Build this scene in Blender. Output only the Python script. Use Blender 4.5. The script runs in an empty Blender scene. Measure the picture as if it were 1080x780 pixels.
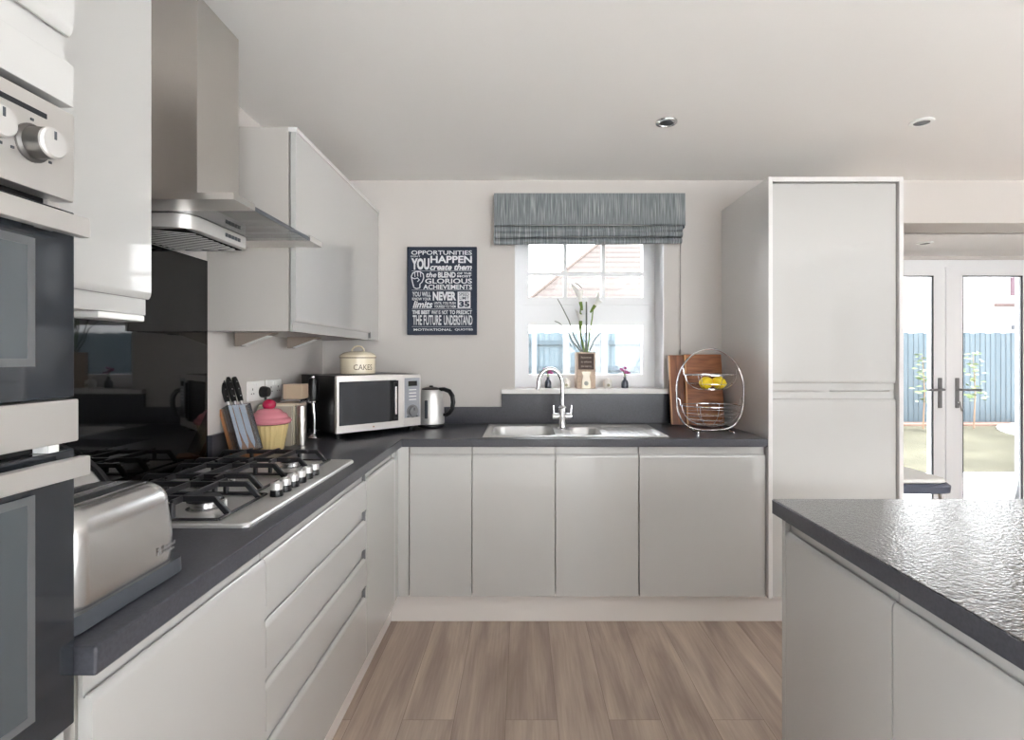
import bpy, bmesh, math, random
from mathutils import Vector, Matrix
random.seed(7)
R = math.radians
COL = bpy.context.scene.collection
# ------------------------------------------------------------------ materials
def srgb(r, g, b):
    def f(c):
        c /= 255.0
        return c/12.92 if c <= .04045 else ((c+.055)/1.055)**2.4
    return (f(r), f(g), f(b), 1.0)
MATS = {}
def pmat(name, col, rough=.5, metal=0., coat=0., coat_rough=.03, spec=.5, bump=None, noise=None, trans=0., ior=1.45):
    """principled; bump=(scale, strength, dist); noise=(scale, amount, (stretch)) slight colour variation"""
    if name in MATS: return MATS[name]
    m = bpy.data.materials.new(name); m.use_nodes = True
    nt = m.node_tree; b = nt.nodes['Principled BSDF']
    b.inputs['Base Color'].default_value = col
    b.inputs['Roughness'].default_value = rough
    b.inputs['Metallic'].default_value = metal
    b.inputs['Coat Weight'].default_value = coat
    b.inputs['Coat Roughness'].default_value = coat_rough
    b.inputs['Specular IOR Level'].default_value = spec
    b.inputs['Transmission Weight'].default_value = trans
    b.inputs['IOR'].default_value = ior
    if bump or noise:
        tc = nt.nodes.new('ShaderNodeTexCoord')
    if noise:
        mp = nt.nodes.new('ShaderNodeMapping'); mp.inputs['Scale'].default_value = noise[2] if len(noise) > 2 else (1, 1, 1)
        n = nt.nodes.new('ShaderNodeTexNoise'); n.inputs['Scale'].default_value = noise[0]; n.inputs['Detail'].default_value = 5
        nt.links.new(tc.outputs['Object'], mp.inputs['Vector']); nt.links.new(mp.outputs['Vector'], n.inputs['Vector'])
        mr = nt.nodes.new('ShaderNodeMapRange'); mr.inputs[1].default_value = .25; mr.inputs[2].default_value = .75
        mr.inputs[3].default_value = 1-noise[1]; mr.inputs[4].default_value = 1+noise[1]
        nt.links.new(n.outputs['Fac'], mr.inputs[0])
        mx = nt.nodes.new('ShaderNodeMix'); mx.data_type = 'RGBA'; mx.blend_type = 'MULTIPLY'; mx.inputs[0].default_value = 1
        mx.inputs[6].default_value = col; nt.links.new(mr.outputs[0], mx.inputs[7]); nt.links.new(mx.outputs[2], b.inputs['Base Color'])
    if bump:
        n2 = nt.nodes.new('ShaderNodeTexNoise'); n2.inputs['Scale'].default_value = bump[0]; n2.inputs['Detail'].default_value = 3
        nt.links.new(tc.outputs['Object'], n2.inputs['Vector'])
        bp = nt.nodes.new('ShaderNodeBump'); bp.inputs['Strength'].default_value = bump[1]; bp.inputs['Distance'].default_value = bump[2]
        nt.links.new(n2.outputs['Fac'], bp.inputs['Height']); nt.links.new(bp.outputs['Normal'], b.inputs['Normal'])
        if coat: nt.links.new(bp.outputs['Normal'], b.inputs['Coat Normal'])
    MATS[name] = m
    return m
def glass_mat(name, tint=(1, 1, 1, 1), boost=1.0):
    """thin architectural glass: transparent with a fresnel mirror"""
    m = bpy.data.materials.new(name); m.use_nodes = True
    nt = m.node_tree; nt.nodes.clear()
    out = nt.nodes.new('ShaderNodeOutputMaterial'); mix = nt.nodes.new('ShaderNodeMixShader')
    tr = nt.nodes.new('ShaderNodeBsdfTransparent'); tr.inputs[0].default_value = tint
    gl = nt.nodes.new('ShaderNodeBsdfGlossy'); gl.inputs['Roughness'].default_value = .01
    fr = nt.nodes.new('ShaderNodeFresnel'); fr.inputs[0].default_value = 1.45
    ml = nt.nodes.new('ShaderNodeMath'); ml.operation = 'MULTIPLY'; ml.inputs[1].default_value = boost; ml.use_clamp = True
    nt.links.new(fr.outputs[0], ml.inputs[0]); nt.links.new(ml.outputs[0], mix.inputs[0])
    nt.links.new(tr.outputs[0], mix.inputs[1]); nt.links.new(gl.outputs[0], mix.inputs[2]); nt.links.new(mix.outputs[0], out.inputs[0])
    return m
def brushed(name, col, rough, stretch, amount=.25):
    m = pmat(name, col, rough, 1.0)
    nt = m.node_tree; b = nt.nodes['Principled BSDF']
    tc = nt.nodes.new('ShaderNodeTexCoord'); mp = nt.nodes.new('ShaderNodeMapping'); mp.inputs['Scale'].default_value = stretch
    n = nt.nodes.new('ShaderNodeTexNoise'); n.inputs['Scale'].default_value = 1; n.inputs['Detail'].default_value = 4
    nt.links.new(tc.outputs['Object'], mp.inputs[0]); nt.links.new(mp.outputs[0], n.inputs['Vector'])
    mr = nt.nodes.new('ShaderNodeMapRange'); mr.inputs[3].default_value = rough*(1-amount); mr.inputs[4].default_value = rough*(1+amount)
    nt.links.new(n.outputs['Fac'], mr.inputs[0]); nt.links.new(mr.outputs[0], b.inputs['Roughness'])
    return m
def wood(name, dark, light, scale, stretch, rough=.45, coat=0.):
    m = pmat(name, dark, rough, coat=coat)
    nt = m.node_tree; b = nt.nodes['Principled BSDF']
    tc = nt.nodes.new('ShaderNodeTexCoord'); mp = nt.nodes.new('ShaderNodeMapping'); mp.inputs['Scale'].default_value = stretch
    n = nt.nodes.new('ShaderNodeTexNoise'); n.inputs['Scale'].default_value = scale; n.inputs['Detail'].default_value = 6; n.inputs['Distortion'].default_value = .6
    nt.links.new(tc.outputs['Object'], mp.inputs[0]); nt.links.new(mp.outputs[0], n.inputs['Vector'])
    cr = nt.nodes.new('ShaderNodeValToRGB'); cr.color_ramp.elements[0].position = .3; cr.color_ramp.elements[1].position = .7
    cr.color_ramp.elements[0].color = dark; cr.color_ramp.elements[1].color = light
    nt.links.new(n.outputs['Fac'], cr.inputs[0]); nt.links.new(cr.outputs[0], b.inputs['Base Color'])
    return m

M_WALL = pmat('wall_paint', srgb(204, 199, 195), .85, spec=.2, bump=(90, .04, .002))
M_CEIL = pmat('ceiling_paint', srgb(244, 242, 240), .9, spec=.2, bump=(60, .03, .002))
M_DOOR = pmat('gloss_grey_door', srgb(190, 189, 187), .22, coat=.8, coat_rough=.03)
M_CARC = pmat('carcass_grey', srgb(186, 181, 176), .45)
M_PLINTH = pmat('plinth_white', srgb(226, 221, 217), .3)
M_ENDP = pmat('white_gloss_panel', srgb(218, 217, 216), .25, coat=.8, coat_rough=.05)
M_PVC = pmat('white_pvc', srgb(240, 241, 243), .28)
M_SILL = pmat('sill_white', srgb(240, 237, 234), .35)
M_TOP = pmat('charcoal_laminate', srgb(66, 67, 74), .3, bump=(260, .12, .001), noise=(160, .22))
M_STEEL = brushed('brushed_steel', srgb(214, 210, 205), .34, (3, 3, 160), .12)
M_STEEL_H = brushed('brushed_steel_level', srgb(214, 211, 208), .38, (4, 200, 200), .12); M_STEEL_H.node_tree.nodes['Principled BSDF'].inputs['Metallic'].default_value = .78
M_HOB = pmat('hob_steel', srgb(216, 214, 212), .4, .6)
M_CHROME = pmat('chrome', srgb(222, 222, 224), .08, 1.0)
M_SATIN = pmat('satin_steel', srgb(220, 219, 218), .27, 1.0)
M_IRON = pmat('cast_iron', srgb(34, 34, 37), .34, spec=.8)
M_BLACK = pmat('black_plastic', srgb(20, 20, 22), .3)
M_BLACKGLASS = pmat('black_glass', srgb(8, 8, 9), .03, spec=.45)
M_OVENGLASS = pmat('oven_glass', srgb(38, 42, 48), .05, spec=.9)
M_OVENWIN = pmat('oven_window', srgb(74, 80, 84), .06, spec=.9)
M_DARKGREY = pmat('dark_grey_plastic', srgb(74, 78, 84), .35)
M_MIDGREY = pmat('mid_grey_plastic', srgb(120, 120, 122), .4)
M_WHITE = pmat('white_plastic', srgb(240, 240, 238), .3)
M_PANE = glass_mat('window_glass')
M_HOODGLASS = glass_mat('hood_glass', (.9, .95, .92, 1), 1.6)
M_ACRYLIC = glass_mat('clear_acrylic', (.93, .96, 1, 1), 1.6)
M_CREAM = pmat('cream_enamel', srgb(238, 226, 200), .25, coat=.4)
M_GASKET = pmat('black_rubber', srgb(32, 33, 38), .6)

# island top: coarse dimpled dark stone laminate
def island_mat():
    m = pmat('dimpled_charcoal', srgb(58, 56, 57), .18, spec=.7, coat=.8, coat_rough=.14)
    nt = m.node_tree; b = nt.nodes['Principled BSDF']
    tc = nt.nodes.new('ShaderNodeTexCoord')
    n = nt.nodes.new('ShaderNodeTexNoise'); n.inputs['Scale'].default_value = 150; n.inputs['Detail'].default_value = 1.5
    n3 = nt.nodes.new('ShaderNodeTexNoise'); n3.inputs['Scale'].default_value = 300; n3.inputs['Detail'].default_value = 2
    nt.links.new(tc.outputs['Object'], n.inputs['Vector']); nt.links.new(tc.outputs['Object'], n3.inputs['Vector'])
    bp = nt.nodes.new('ShaderNodeBump'); bp.inputs['Strength'].default_value = .38; bp.inputs['Distance'].default_value = .004
    nt.links.new(n.outputs['Fac'], bp.inputs['Height']); nt.links.new(bp.outputs['Normal'], b.inputs['Normal']); nt.links.new(bp.outputs['Normal'], b.inputs['Coat Normal'])
    cr = nt.nodes.new('ShaderNodeValToRGB'); cr.color_ramp.elements[0].position = .35; cr.color_ramp.elements[1].position = .7
    cr.color_ramp.elements[0].color = srgb(52, 51, 54); cr.color_ramp.elements[1].color = srgb(68, 66, 68)
    nt.links.new(n3.outputs['Fac'], cr.inputs[0]); nt.links.new(cr.outputs[0], b.inputs['Base Color'])
    return m
M_ISLAND = island_mat()

def floor_mat():
    m = pmat('grey_oak_planks', srgb(160, 140, 126), .38, spec=.4)
    nt = m.node_tree; b = nt.nodes['Principled BSDF']
    tc = nt.nodes.new('ShaderNodeTexCoord')
    mp = nt.nodes.new('ShaderNodeMapping'); mp.inputs['Rotation'].default_value = (0, 0, R(90)); mp.inputs['Location'].default_value = (.35, .06, 0)
    nt.links.new(tc.outputs['Object'], mp.inputs[0])
    br = nt.nodes.new('ShaderNodeTexBrick')
    br.offset = .37; br.offset_frequency = 2; br.squash = 1
    br.inputs['Scale'].default_value = 1; br.inputs['Brick Width'].default_value = 1.15; br.inputs['Row Height'].default_value = .185
    br.inputs['Mortar Size'].default_value = .0007; br.inputs['Mortar Smooth'].default_value = .1; br.inputs['Bias'].default_value = 0
    br.inputs['Color1'].default_value = (0, 0, 0, 1); br.inputs['Color2'].default_value = (1, 1, 1, 1); br.inputs['Mortar'].default_value = (.5, .5, .5, 1)
    nt.links.new(mp.outputs[0], br.inputs['Vector'])
    # grain, shifted plank by plank
    add = nt.nodes.new('ShaderNodeVectorMath'); add.operation = 'MULTIPLY_ADD'
    add.inputs[1].default_value = (7, 7, 7)
    nt.links.new(br.outputs['Color'], add.inputs[0]); nt.links.new(tc.outputs['Object'], add.inputs[2])
    m2 = nt.nodes.new('ShaderNodeMapping'); m2.inputs['Scale'].default_value = (9, 1.1, 1)
    nt.links.new(add.outputs[0], m2.inputs[0])
    n = nt.nodes.new('ShaderNodeTexNoise'); n.inputs['Scale'].default_value = 1; n.inputs['Detail'].default_value = 4; n.inputs['Distortion'].default_value = .8
    nt.links.new(m2.outputs[0], n.inputs['Vector'])
    m3 = nt.nodes.new('ShaderNodeMapping'); m3.inputs['Scale'].default_value = (120, 5, 1)
    nt.links.new(add.outputs[0], m3.inputs[0])
    nf = nt.nodes.new('ShaderNodeTexNoise'); nf.inputs['Scale'].default_value = 1; nf.inputs['Detail'].default_value = 5
    nt.links.new(m3.outputs[0], nf.inputs['Vector'])
    a1 = nt.nodes.new('ShaderNodeMath'); a1.operation = 'MULTIPLY_ADD'; a1.inputs[1].default_value = .3
    nt.links.new(nf.outputs['Fac'], a1.inputs[0]); nt.links.new(n.outputs['Fac'], a1.inputs[2])
    sep = nt.nodes.new('ShaderNodeSeparateColor'); nt.links.new(br.outputs['Color'], sep.inputs[0])
    a2 = nt.nodes.new('ShaderNodeMath'); a2.operation = 'MULTIPLY_ADD'; a2.inputs[1].default_value = .11
    nt.links.new(sep.outputs[0], a2.inputs[0]); nt.links.new(a1.outputs[0], a2.inputs[2])
    cr = nt.nodes.new('ShaderNodeValToRGB')
    e = cr.color_ramp.elements; e[0].position = .36; e[0].color = srgb(136, 118, 107); e[1].position = .98; e[1].color = srgb(205, 188, 172)
    k = e.new(.64); k.color = srgb(168, 150, 138)
    nt.links.new(a2.outputs[0], cr.inputs[0])
    mx = nt.nodes.new('ShaderNodeMix'); mx.data_type = 'RGBA'; mx.inputs[7].default_value = srgb(110, 94, 84)
    nt.links.new(br.outputs['Fac'], mx.inputs[0]); nt.links.new(cr.outputs[0], mx.inputs[6]); nt.links.new(mx.outputs[2], b.inputs['Base Color'])
    bp = nt.nodes.new('ShaderNodeBump'); bp.inputs['Strength'].default_value = .15; bp.inputs['Distance'].default_value = .001
    nt.links.new(nf.outputs['Fac'], bp.inputs['Height']); nt.links.new(bp.outputs['Normal'], b.inputs['Normal'])
    return m
M_FLOOR = floor_mat()

def stripe_fabric():
    m = pmat('striped_fabric', srgb(124, 134, 138), .9, spec=.1)
    nt = m.node_tree; b = nt.nodes['Principled BSDF']
    tc = nt.nodes.new('ShaderNodeTexCoord'); mp = nt.nodes.new('ShaderNodeMapping'); mp.inputs['Scale'].default_value = (210, 0, 6)
    n = nt.nodes.new('ShaderNodeTexNoise'); n.inputs['Scale'].default_value = 1; n.inputs['Detail'].default_value = 3
    nt.links.new(tc.outputs['Object'], mp.inputs[0]); nt.links.new(mp.outputs[0], n.inputs['Vector'])
    cr = nt.nodes.new('ShaderNodeValToRGB'); e = cr.color_ramp.elements
    e[0].position = .34; e[0].color = srgb(98, 104, 108); e[1].position = .74; e[1].color = srgb(186, 189, 189)
    k = e.new(.52); k.color = srgb(128, 133, 136)
    nt.links.new(n.outputs['Fac'], cr.inputs[0]); nt.links.new(cr.outputs[0], b.inputs['Base Color'])
    return m
M_FABRIC = stripe_fabric()

# ------------------------------------------------------------------ mesh helpers
class MB:
    def __init__(self): self.bm = bmesh.new()
    def box(self, x0, x1, y0, y1, z0, z1, bev=0., seg=2, rot=None, at=None):
        t = bmesh.new(); bmesh.ops.create_cube(t, size=1)
        for v in t.verts:
            v.co = Vector((x0+(v.co.x+.5)*(x1-x0), y0+(v.co.y+.5)*(y1-y0), z0+(v.co.z+.5)*(z1-z0)))
        if bev: bmesh.ops.bevel(t, geom=list(t.edges), offset=bev, segments=seg, profile=.5, affect='EDGES')
        return self._add(t, rot, at)
    def _add(self, t, rot=None, at=None):
        if rot is not None: bmesh.ops.transform(t, matrix=rot, verts=t.verts)
        if at is not None: bmesh.ops.translate(t, vec=at, verts=t.verts)
        me = bpy.data.meshes.new('tmp'); t.to_mesh(me); t.free(); self.bm.from_mesh(me); bpy.data.meshes.remove(me)
        return self
    def lathe(self, prof, seg=32, at=(0, 0, 0), rot=None, cap=True, ripple=None):
        """prof: list of (r, z)"""
        t = bmesh.new(); rings = []
        for r, z in prof:
            if r < 1e-6: rings.append([t.verts.new((0, 0, z))])
            else:
                ring = []
                for i in range(seg):
                    a = 2*math.pi*i/seg; rr = r*(ripple(i, z) if ripple else 1)
                    ring.append(t.verts.new((rr*math.cos(a), rr*math.sin(a), z)))
                rings.append(ring)
        for a, b in zip(rings, rings[1:]):
            if len(a) == 1 and len(b) == 1: continue
            for i in range(seg):
                j = (i+1) % seg
                if len(a) == 1: t.faces.new((a[0], b[j], b[i]))
                elif len(b) == 1: t.faces.new((a[i], a[j], b[0]))
                else: t.faces.new((a[i], a[j], b[j], b[i]))
        if cap:
            if len(rings[0]) > 1: t.faces.new(list(reversed(rings[0])))
            if len(rings[-1]) > 1: t.faces.new(rings[-1])
        bmesh.ops.recalc_face_normals(t, faces=t.faces)
        return self._add(t, rot, Vector(at))
    def tube(self, pts, r, seg=8, closed=False, radii=None):
        pts = [Vector(p) for p in pts]; n = len(pts); t = bmesh.new(); rings = []
        up = None
        for i, p in enumerate(pts):
            if closed: d = pts[(i+1) % n]-pts[i-1]
            else: d = pts[min(i+1, n-1)]-pts[max(i-1, 0)]
            d.normalize()
            if up is None:
                up = Vector((0, 0, 1)) if abs(d.z) < .9 else Vector((1, 0, 0))
            u = (up-d*up.dot(d))
            if u.length < 1e-5: u = d.orthogonal()
            u.normalize(); w = d.cross(u); up = u
            rr = radii[i] if radii else r
            rings.append([t.verts.new(p+(u*math.cos(2*math.pi*k/seg)+w*math.sin(2*math.pi*k/seg))*rr) for k in range(seg)])
        m = n if closed else n-1
        for i in range(m):
            a, b = rings[i], rings[(i+1) % n]
            off = 0
            if closed and i == n-1:
                off = min(range(seg), key=lambda o: (a[0].co-b[o].co).length)
            for k in range(seg):
                t.faces.new((a[k], a[(k+1) % seg], b[(k+1+off) % seg], b[(k+off) % seg]))
        if not closed:
            t.faces.new(list(reversed(rings[0]))); t.faces.new(rings[-1])
        bmesh.ops.recalc_face_normals(t, faces=t.faces)
        return self._add(t)
    def prism(self, prof, a0, a1, axis='x', bev=0.):
        """closed profile extruded along an axis. axis x: prof=(y,z); y: prof=(x,z); z: prof=(x,y)"""
        t = bmesh.new()
        def mk(p, a):
            return {'x': (a, p[0], p[1]), 'y': (p[0], a, p[1]), 'z': (p[0], p[1], a)}[axis]
        A = [t.verts.new(mk(p, a0)) for p in prof]; B = [t.verts.new(mk(p, a1)) for p in prof]
        t.faces.new(A); t.faces.new(list(reversed(B)))
        n = len(prof)
        for i in range(n): t.faces.new((A[i], B[i], B[(i+1) % n], A[(i+1) % n]))
        bmesh.ops.recalc_face_normals(t, faces=t.faces)
        if bev: bmesh.ops.bevel(t, geom=list(t.edges), offset=bev, segments=2, profile=.5, affect='EDGES')
        return self._add(t)
    def loft(self, rings, cap=True):
        t = bmesh.new(); V = [[t.verts.new(p) for p in r] for r in rings]; n = len(rings[0])
        for a, b in zip(V, V[1:]):
            for i in range(n): t.faces.new((a[i], a[(i+1) % n], b[(i+1) % n], b[i]))
        if cap: t.faces.new(list(reversed(V[0]))); t.faces.new(V[-1])
        bmesh.ops.recalc_face_normals(t, faces=t.faces)
        return self._add(t)
    def grid(self, nx, ny, f):
        t = bmesh.new(); V = [[t.verts.new(f(i/nx, j/ny)) for j in range(ny+1)] for i in range(nx+1)]
        for i in range(nx):
            for j in range(ny): t.faces.new((V[i][j], V[i+1][j], V[i+1][j+1], V[i][j+1]))
        return self._add(t)
    def ball(self, c, r, sx=1, sy=1, sz=1, seg=16, rot=None):
        t = bmesh.new(); bmesh.ops.create_uvsphere(t, u_segments=seg, v_segments=max(6, seg//2), radius=r)
        for v in t.verts: v.co = Vector((v.co.x*sx, v.co.y*sy, v.co.z*sz))
        return self._add(t, rot, Vector(c))
    def holes(self, axis, a0, a1, us, vs, hole):
        """wall slab with rectangular holes as ONE connected mesh: grid lines us, vs; hole(i,j) True leaves a cell out"""
        t = bmesh.new(); cache = {}
        def P(i, j, k):
            if (i, j, k) not in cache:
                a = (a0, a1)[k]; u, v = us[i], vs[j]
                cache[(i, j, k)] = t.verts.new({'y': (u, a, v), 'x': (a, u, v), 'z': (u, v, a)}[axis])
            return cache[(i, j, k)]
        nu, nv = len(us)-1, len(vs)-1
        solid = lambda i, j: 0 <= i < nu and 0 <= j < nv and not hole(i, j)
        for i in range(nu):
            for j in range(nv):
                if not solid(i, j): continue
                for k in (0, 1): t.faces.new((P(i, j, k), P(i+1, j, k), P(i+1, j+1, k), P(i, j+1, k)))
                for (di, dj, e) in ((-1, 0, ((i, j), (i, j+1))), (1, 0, ((i+1, j), (i+1, j+1))), (0, -1, ((i, j), (i+1, j))), (0, 1, ((i, j+1), (i+1, j+1)))):
                    if not solid(i+di, j+dj):
                        (p, q) = e; t.faces.new((P(*p, 0), P(*q, 0), P(*q, 1), P(*p, 1)))
        bmesh.ops.recalc_face_normals(t, faces=t.faces)
        return self._add(t)
    def text(self, s, x0, x1, z0, z1, y, shear=0., bold=0., depth=.0008):
        """lettering in the XZ plane facing -Y, fitted to a rectangle"""
        c = bpy.data.curves.new('t', 'FONT'); c.body = s; c.offset = bold; c.shear = shear; c.resolution_u = 3; c.fill_mode = 'FRONT'
        o = bpy.data.objects.new('t', c); COL.objects.link(o)
        dg = bpy.context.evaluated_depsgraph_get(); me = bpy.data.meshes.new_from_object(o.evaluated_get(dg))
        t = bmesh.new(); t.from_mesh(me)
        xs = [v.co.x for v in t.verts]; ys = [v.co.y for v in t.verts]
        ax, bx, ay, by = min(xs), max(xs), min(ys), max(ys)
        for v in t.verts:
            v.co = Vector((x0+(v.co.x-ax)/(bx-ax)*(x1-x0), y, z0+(v.co.y-ay)/max(by-ay, 1e-6)*(z1-z0)))
        bpy.data.objects.remove(o); bpy.data.curves.remove(c); bpy.data.meshes.remove(me)
        return self._add(t)
    def xf(self, mat):
        bmesh.ops.transform(self.bm, matrix=mat, verts=self.bm.verts); return self
    def build(self, name, mat, parent=None, smooth=35, loc=None, rot=None):
        me = bpy.data.meshes.new(name); self.bm.to_mesh(me); self.bm.free()
        if smooth:
            me.shade_smooth(); me.set_sharp_from_angle(angle=R(smooth))
        o = bpy.data.objects.new(name, me); COL.objects.link(o)
        me.materials.append(mat)
        if parent is not None: o.parent = parent
        if smooth:
            wn = o.modifiers.new('weighted normals', 'WEIGHTED_NORMAL'); wn.keep_sharp = True; wn.weight = 100
        if loc is not None: o.location = loc
        if rot is not None: o.rotation_euler = rot
        return o
def tag(o, label, cat, group=None, kind=None):
    o['label'] = label; o['category'] = cat
    if group: o['group'] = group
    if kind: o['kind'] = kind
    return o
def thing(name, label, cat, loc=(0, 0, 0), rz=0., group=None, rot=None):
    o = bpy.data.objects.new(name, None); COL.objects.link(o)
    o.location = loc; o.rotation_euler = rot if rot else (0, 0, rz); o.empty_display_size = .1
    return tag(o, label, cat, group)
def struct(o, label=None):
    o['kind'] = 'structure'
    if label: o['label'] = label
    return o
def copy_tree(o, parent=None):
    c = o.copy(); COL.objects.link(c)
    if parent is not None: c.parent = parent; c.matrix_parent_inverse = o.matrix_parent_inverse.copy()
    for ch in [x for x in COL.objects if x.parent == o]: copy_tree(ch, c)
    return c
def arc(cx, cz, r, a0, a1, n):
    return [(cx+r*math.cos(R(a0+(a1-a0)*i/n)), cz+r*math.sin(R(a0+(a1-a0)*i/n))) for i in range(n+1)]
def rrect(w, d, r, n=6):
    """rounded rectangle ring (x,y), centred"""
    out = []
    for cx, cy, a in ((w/2-r, d/2-r, 0), (-w/2+r, d/2-r, 90), (-w/2+r, -d/2+r, 180), (w/2-r, -d/2+r, 270)):
        out += arc(cx, cy, r, a, a+90, n)
    return out

# ------------------------------------------------------------------ key dimensions (metres; camera stands at x=0, y=0)
EYE = 1.30
XL, YB, ZC = -1.175, 3.16, 2.336          # left wall, back wall, ceiling
XR, YF = 4.6, -3.4                        # right wall, wall behind the camera
BAYX0, BAYX1, YD, ZBAY = 1.95, 4.22, 4.2, 2.085
WT0, WT1 = .87, .91                       # worktop
# ------------------------------------------------------------------ shell
struct(MB().box(XL-.2, XR+.2, YF-.2, -.3, -.1, 0).build('floor_bounce', pmat('pale_bounce_tiles', srgb(226, 220, 210), .5, noise=(3, .04)), smooth=0))  # unseen pale floor, added to bounce light up to the ceiling
fl = MB().box(XL-.2, XR+.2, -.3, YD+.1, -.1, 0).build('floor', M_FLOOR, smooth=0); struct(fl)
SKY = [(-.5, 1.7), (2.1, 4.3)]; SKY0, SKY1 = -3.0, -.4      # two unseen rooflights added behind the camera for more daylight
us = [XL-.2, -.5, 1.7, 2.1, 4.3, XR+.2]; vs = [YF-.2, SKY0, SKY1, YB+.001]
struct(MB().holes('z', ZC, ZC+.12, us, vs, lambda i, j: i in (1, 3) and j == 1).build('ceiling', M_CEIL, smooth=0))
struct(MB().box(BAYX0-.2, BAYX1+.2, YB+.26, YD+.1, ZBAY, ZBAY+.12).build('ceiling_bay', M_CEIL, smooth=0))
us = [YF-.2, -3.1, -.25, YB+.28]; vs = [0, .06, 2.26, ZC+.12]
struct(MB().holes('x', XL-.2, XL, us, vs, lambda i, j: i == 1 and j == 1).build('wall_left', M_WALL, smooth=0))  # rear opening added to light surfaces that face this wall
WX0, WX1, WZ0, WZ1 = -.045, .832, 1.09, 2.08          # kitchen window opening
us = [XL-.2, WX0, WX1, BAYX0, BAYX1, XR+.2]; vs = [0, WZ0, ZBAY, ZC+.12]
struct(MB().holes('y', YB, YB+.28, us, vs, lambda i, j: (i == 1 and j == 1) or (i == 3 and j in (0, 1))).build('wall_back', M_WALL, smooth=0))
# right wall and the wall behind the camera: wide openings added to let in daylight
us = [YF-.2, -3.1, -.1, YB+.28]; vs = [0, .06, 2.26, ZC+.12]
struct(MB().holes('x', XR, XR+.2, us, vs, lambda i, j: i == 1 and j == 1).build('wall_right', M_WALL, smooth=0))
us = [XL-.2, .7, 3.7, XR+.2]
struct(MB().holes('y', YF-.2, YF, us, vs, lambda i, j: i == 1 and j == 1).build('wall_front', M_WALL, smooth=0))
us = [BAYX0, 2.6, 4.06, BAYX1]; vs = [0, 2.06, ZBAY+.12]
struct(MB().box(BAYX0-.2, BAYX0, YB+.28, YD+.1, 0, ZBAY+.12).build('wall_bay_left', M_WALL, smooth=0))
struct(MB().box(BAYX1, BAYX1+.2, YB+.28, YD+.1, 0, ZBAY+.12).build('wall_bay_right', M_WALL, smooth=0))
struct(MB().holes('y', YD, YD+.12, us, vs, lambda i, j: i == 1 and j == 0).build('wall_bay_back', M_WALL, smooth=0))
# glazing out of view, put in to brighten the room
def added_glazing(name, axis, a, u0, u1, z0, z1, n):
    m = MB(); us = [u0]; w = (u1-u0)/n
    for k in range(n):
        us += [u0+k*w+.06, u0+(k+1)*w-.06]
    us += [u1]
    m.holes(axis, a-.035, a+.035, us, [z0, z0+.07, z1-.07, z1], lambda i, j: j == 1 and i % 2 == 1)
    o = struct(m.build(name, M_PVC, smooth=0))
    for k in range(n):
        p = MB()
        c0, c1 = u0+k*w+.05, u0+(k+1)*w-.05
        if axis == 'y': p.box(c0, c1, a-.003, a+.003, z0+.06, z1-.06)
        elif axis == 'x': p.box(a-.003, a+.003, c0, c1, z0+.06, z1-.06)
        else: p.box(c0, c1, z0+.06, z1-.06, a-.003, a+.003)
        p.build('pane', M_PANE, o, smooth=0)
    return o
added_glazing('window_2', 'y', YF-.1, .7, 3.7, .06, 2.26, 3)
added_glazing('window_3', 'x', XR+.1, -3.1, -.1, .06, 2.26, 3)
added_glazing('window_6', 'x', XL-.1, -3.1, -.25, .06, 2.26, 3)
for k, (a, b) in enumerate(SKY): added_glazing('window_%d' % (4+k), 'z', ZC+.08, a, b, SKY0, SKY1, 2)  # panes of the unseen rooflights, added for light

# ------------------------------------------------------------------ kitchen window
YW = YB+.19
def ring(m, x0, x1, z0, z1, w, y0, y1, wb=None, wt=None):
    wb = w if wb is None else wb; wt = w if wt is None else wt
    m.holes('y', y0, y1, [x0, x0+w, x1-w, x1], [z0, z0+wb, z1-wt, z1], lambda i, j: i == 1 and j == 1)
m = MB(); ring(m, WX0, WX1, WZ0+.02, WZ1, .042, YW, YW+.07, wb=.03, wt=.03)
win = struct(m.build('window_1', M_PVC, smooth=0))
MB().box(WX0+.04, WX1-.04, YW+.002, YW+.068, 1.53, 1.625).build('transom', M_PVC, win, smooth=0)
m = MB(); ring(m, WX0+.042, WX1-.042, 1.622, 2.052, .042, YW-.014, YW+.05, wb=.045)
sash = m.build('window_sash', M_PVC, win, smooth=0)
m = MB()
for x in (.268, .506): m.box(x-.011, x+.011, YW+.02, YW+.032, 1.66, 2.01)
m.box(.03, .76, YW+.0195, YW+.0325, 1.807, 1.829)
m.build('glazing_bar', M_PVC, sash, smooth=0)
MB().box(WX0+.08, WX1-.08, YW+.024, YW+.028, 1.66, 2.02).build('pane', M_PANE, sash, smooth=0)
m = MB(); ring(m, WX0+.042, WX1-.042, 1.125, 1.54, .042, YW-.014, YW+.05, wb=.065)
sash = m.build('window_sash', M_PVC, win, smooth=0)
MB().box(WX0+.08, WX1-.08, YW+.024, YW+.028, 1.17, 1.51).build('pane', M_PANE, sash, smooth=0)
struct(MB().box(-.123, .883, YB-.035, YB-.0005, 1.084, 1.112, .004).box(WX0+.0005, WX1-.0005, YB-.02, YW+.001, 1.088, 1.1119).build('window_sill', M_SILL))

for n_, a, b in (('trim_2', WX0+.0003, WX0+.006), ('trim_3', WX1-.006, WX1-.0003)):
    struct(MB().box(a, b, YB-.001, YW+.001, 1.1125, WZ1-.0003).build(n_, M_PVC, smooth=0))
struct(MB().box(WX0+.0061, WX1-.0061, YB-.001, YW+.001, WZ1-.006, WZ1-.0003).build('trim_4', M_PVC, smooth=0))

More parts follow.
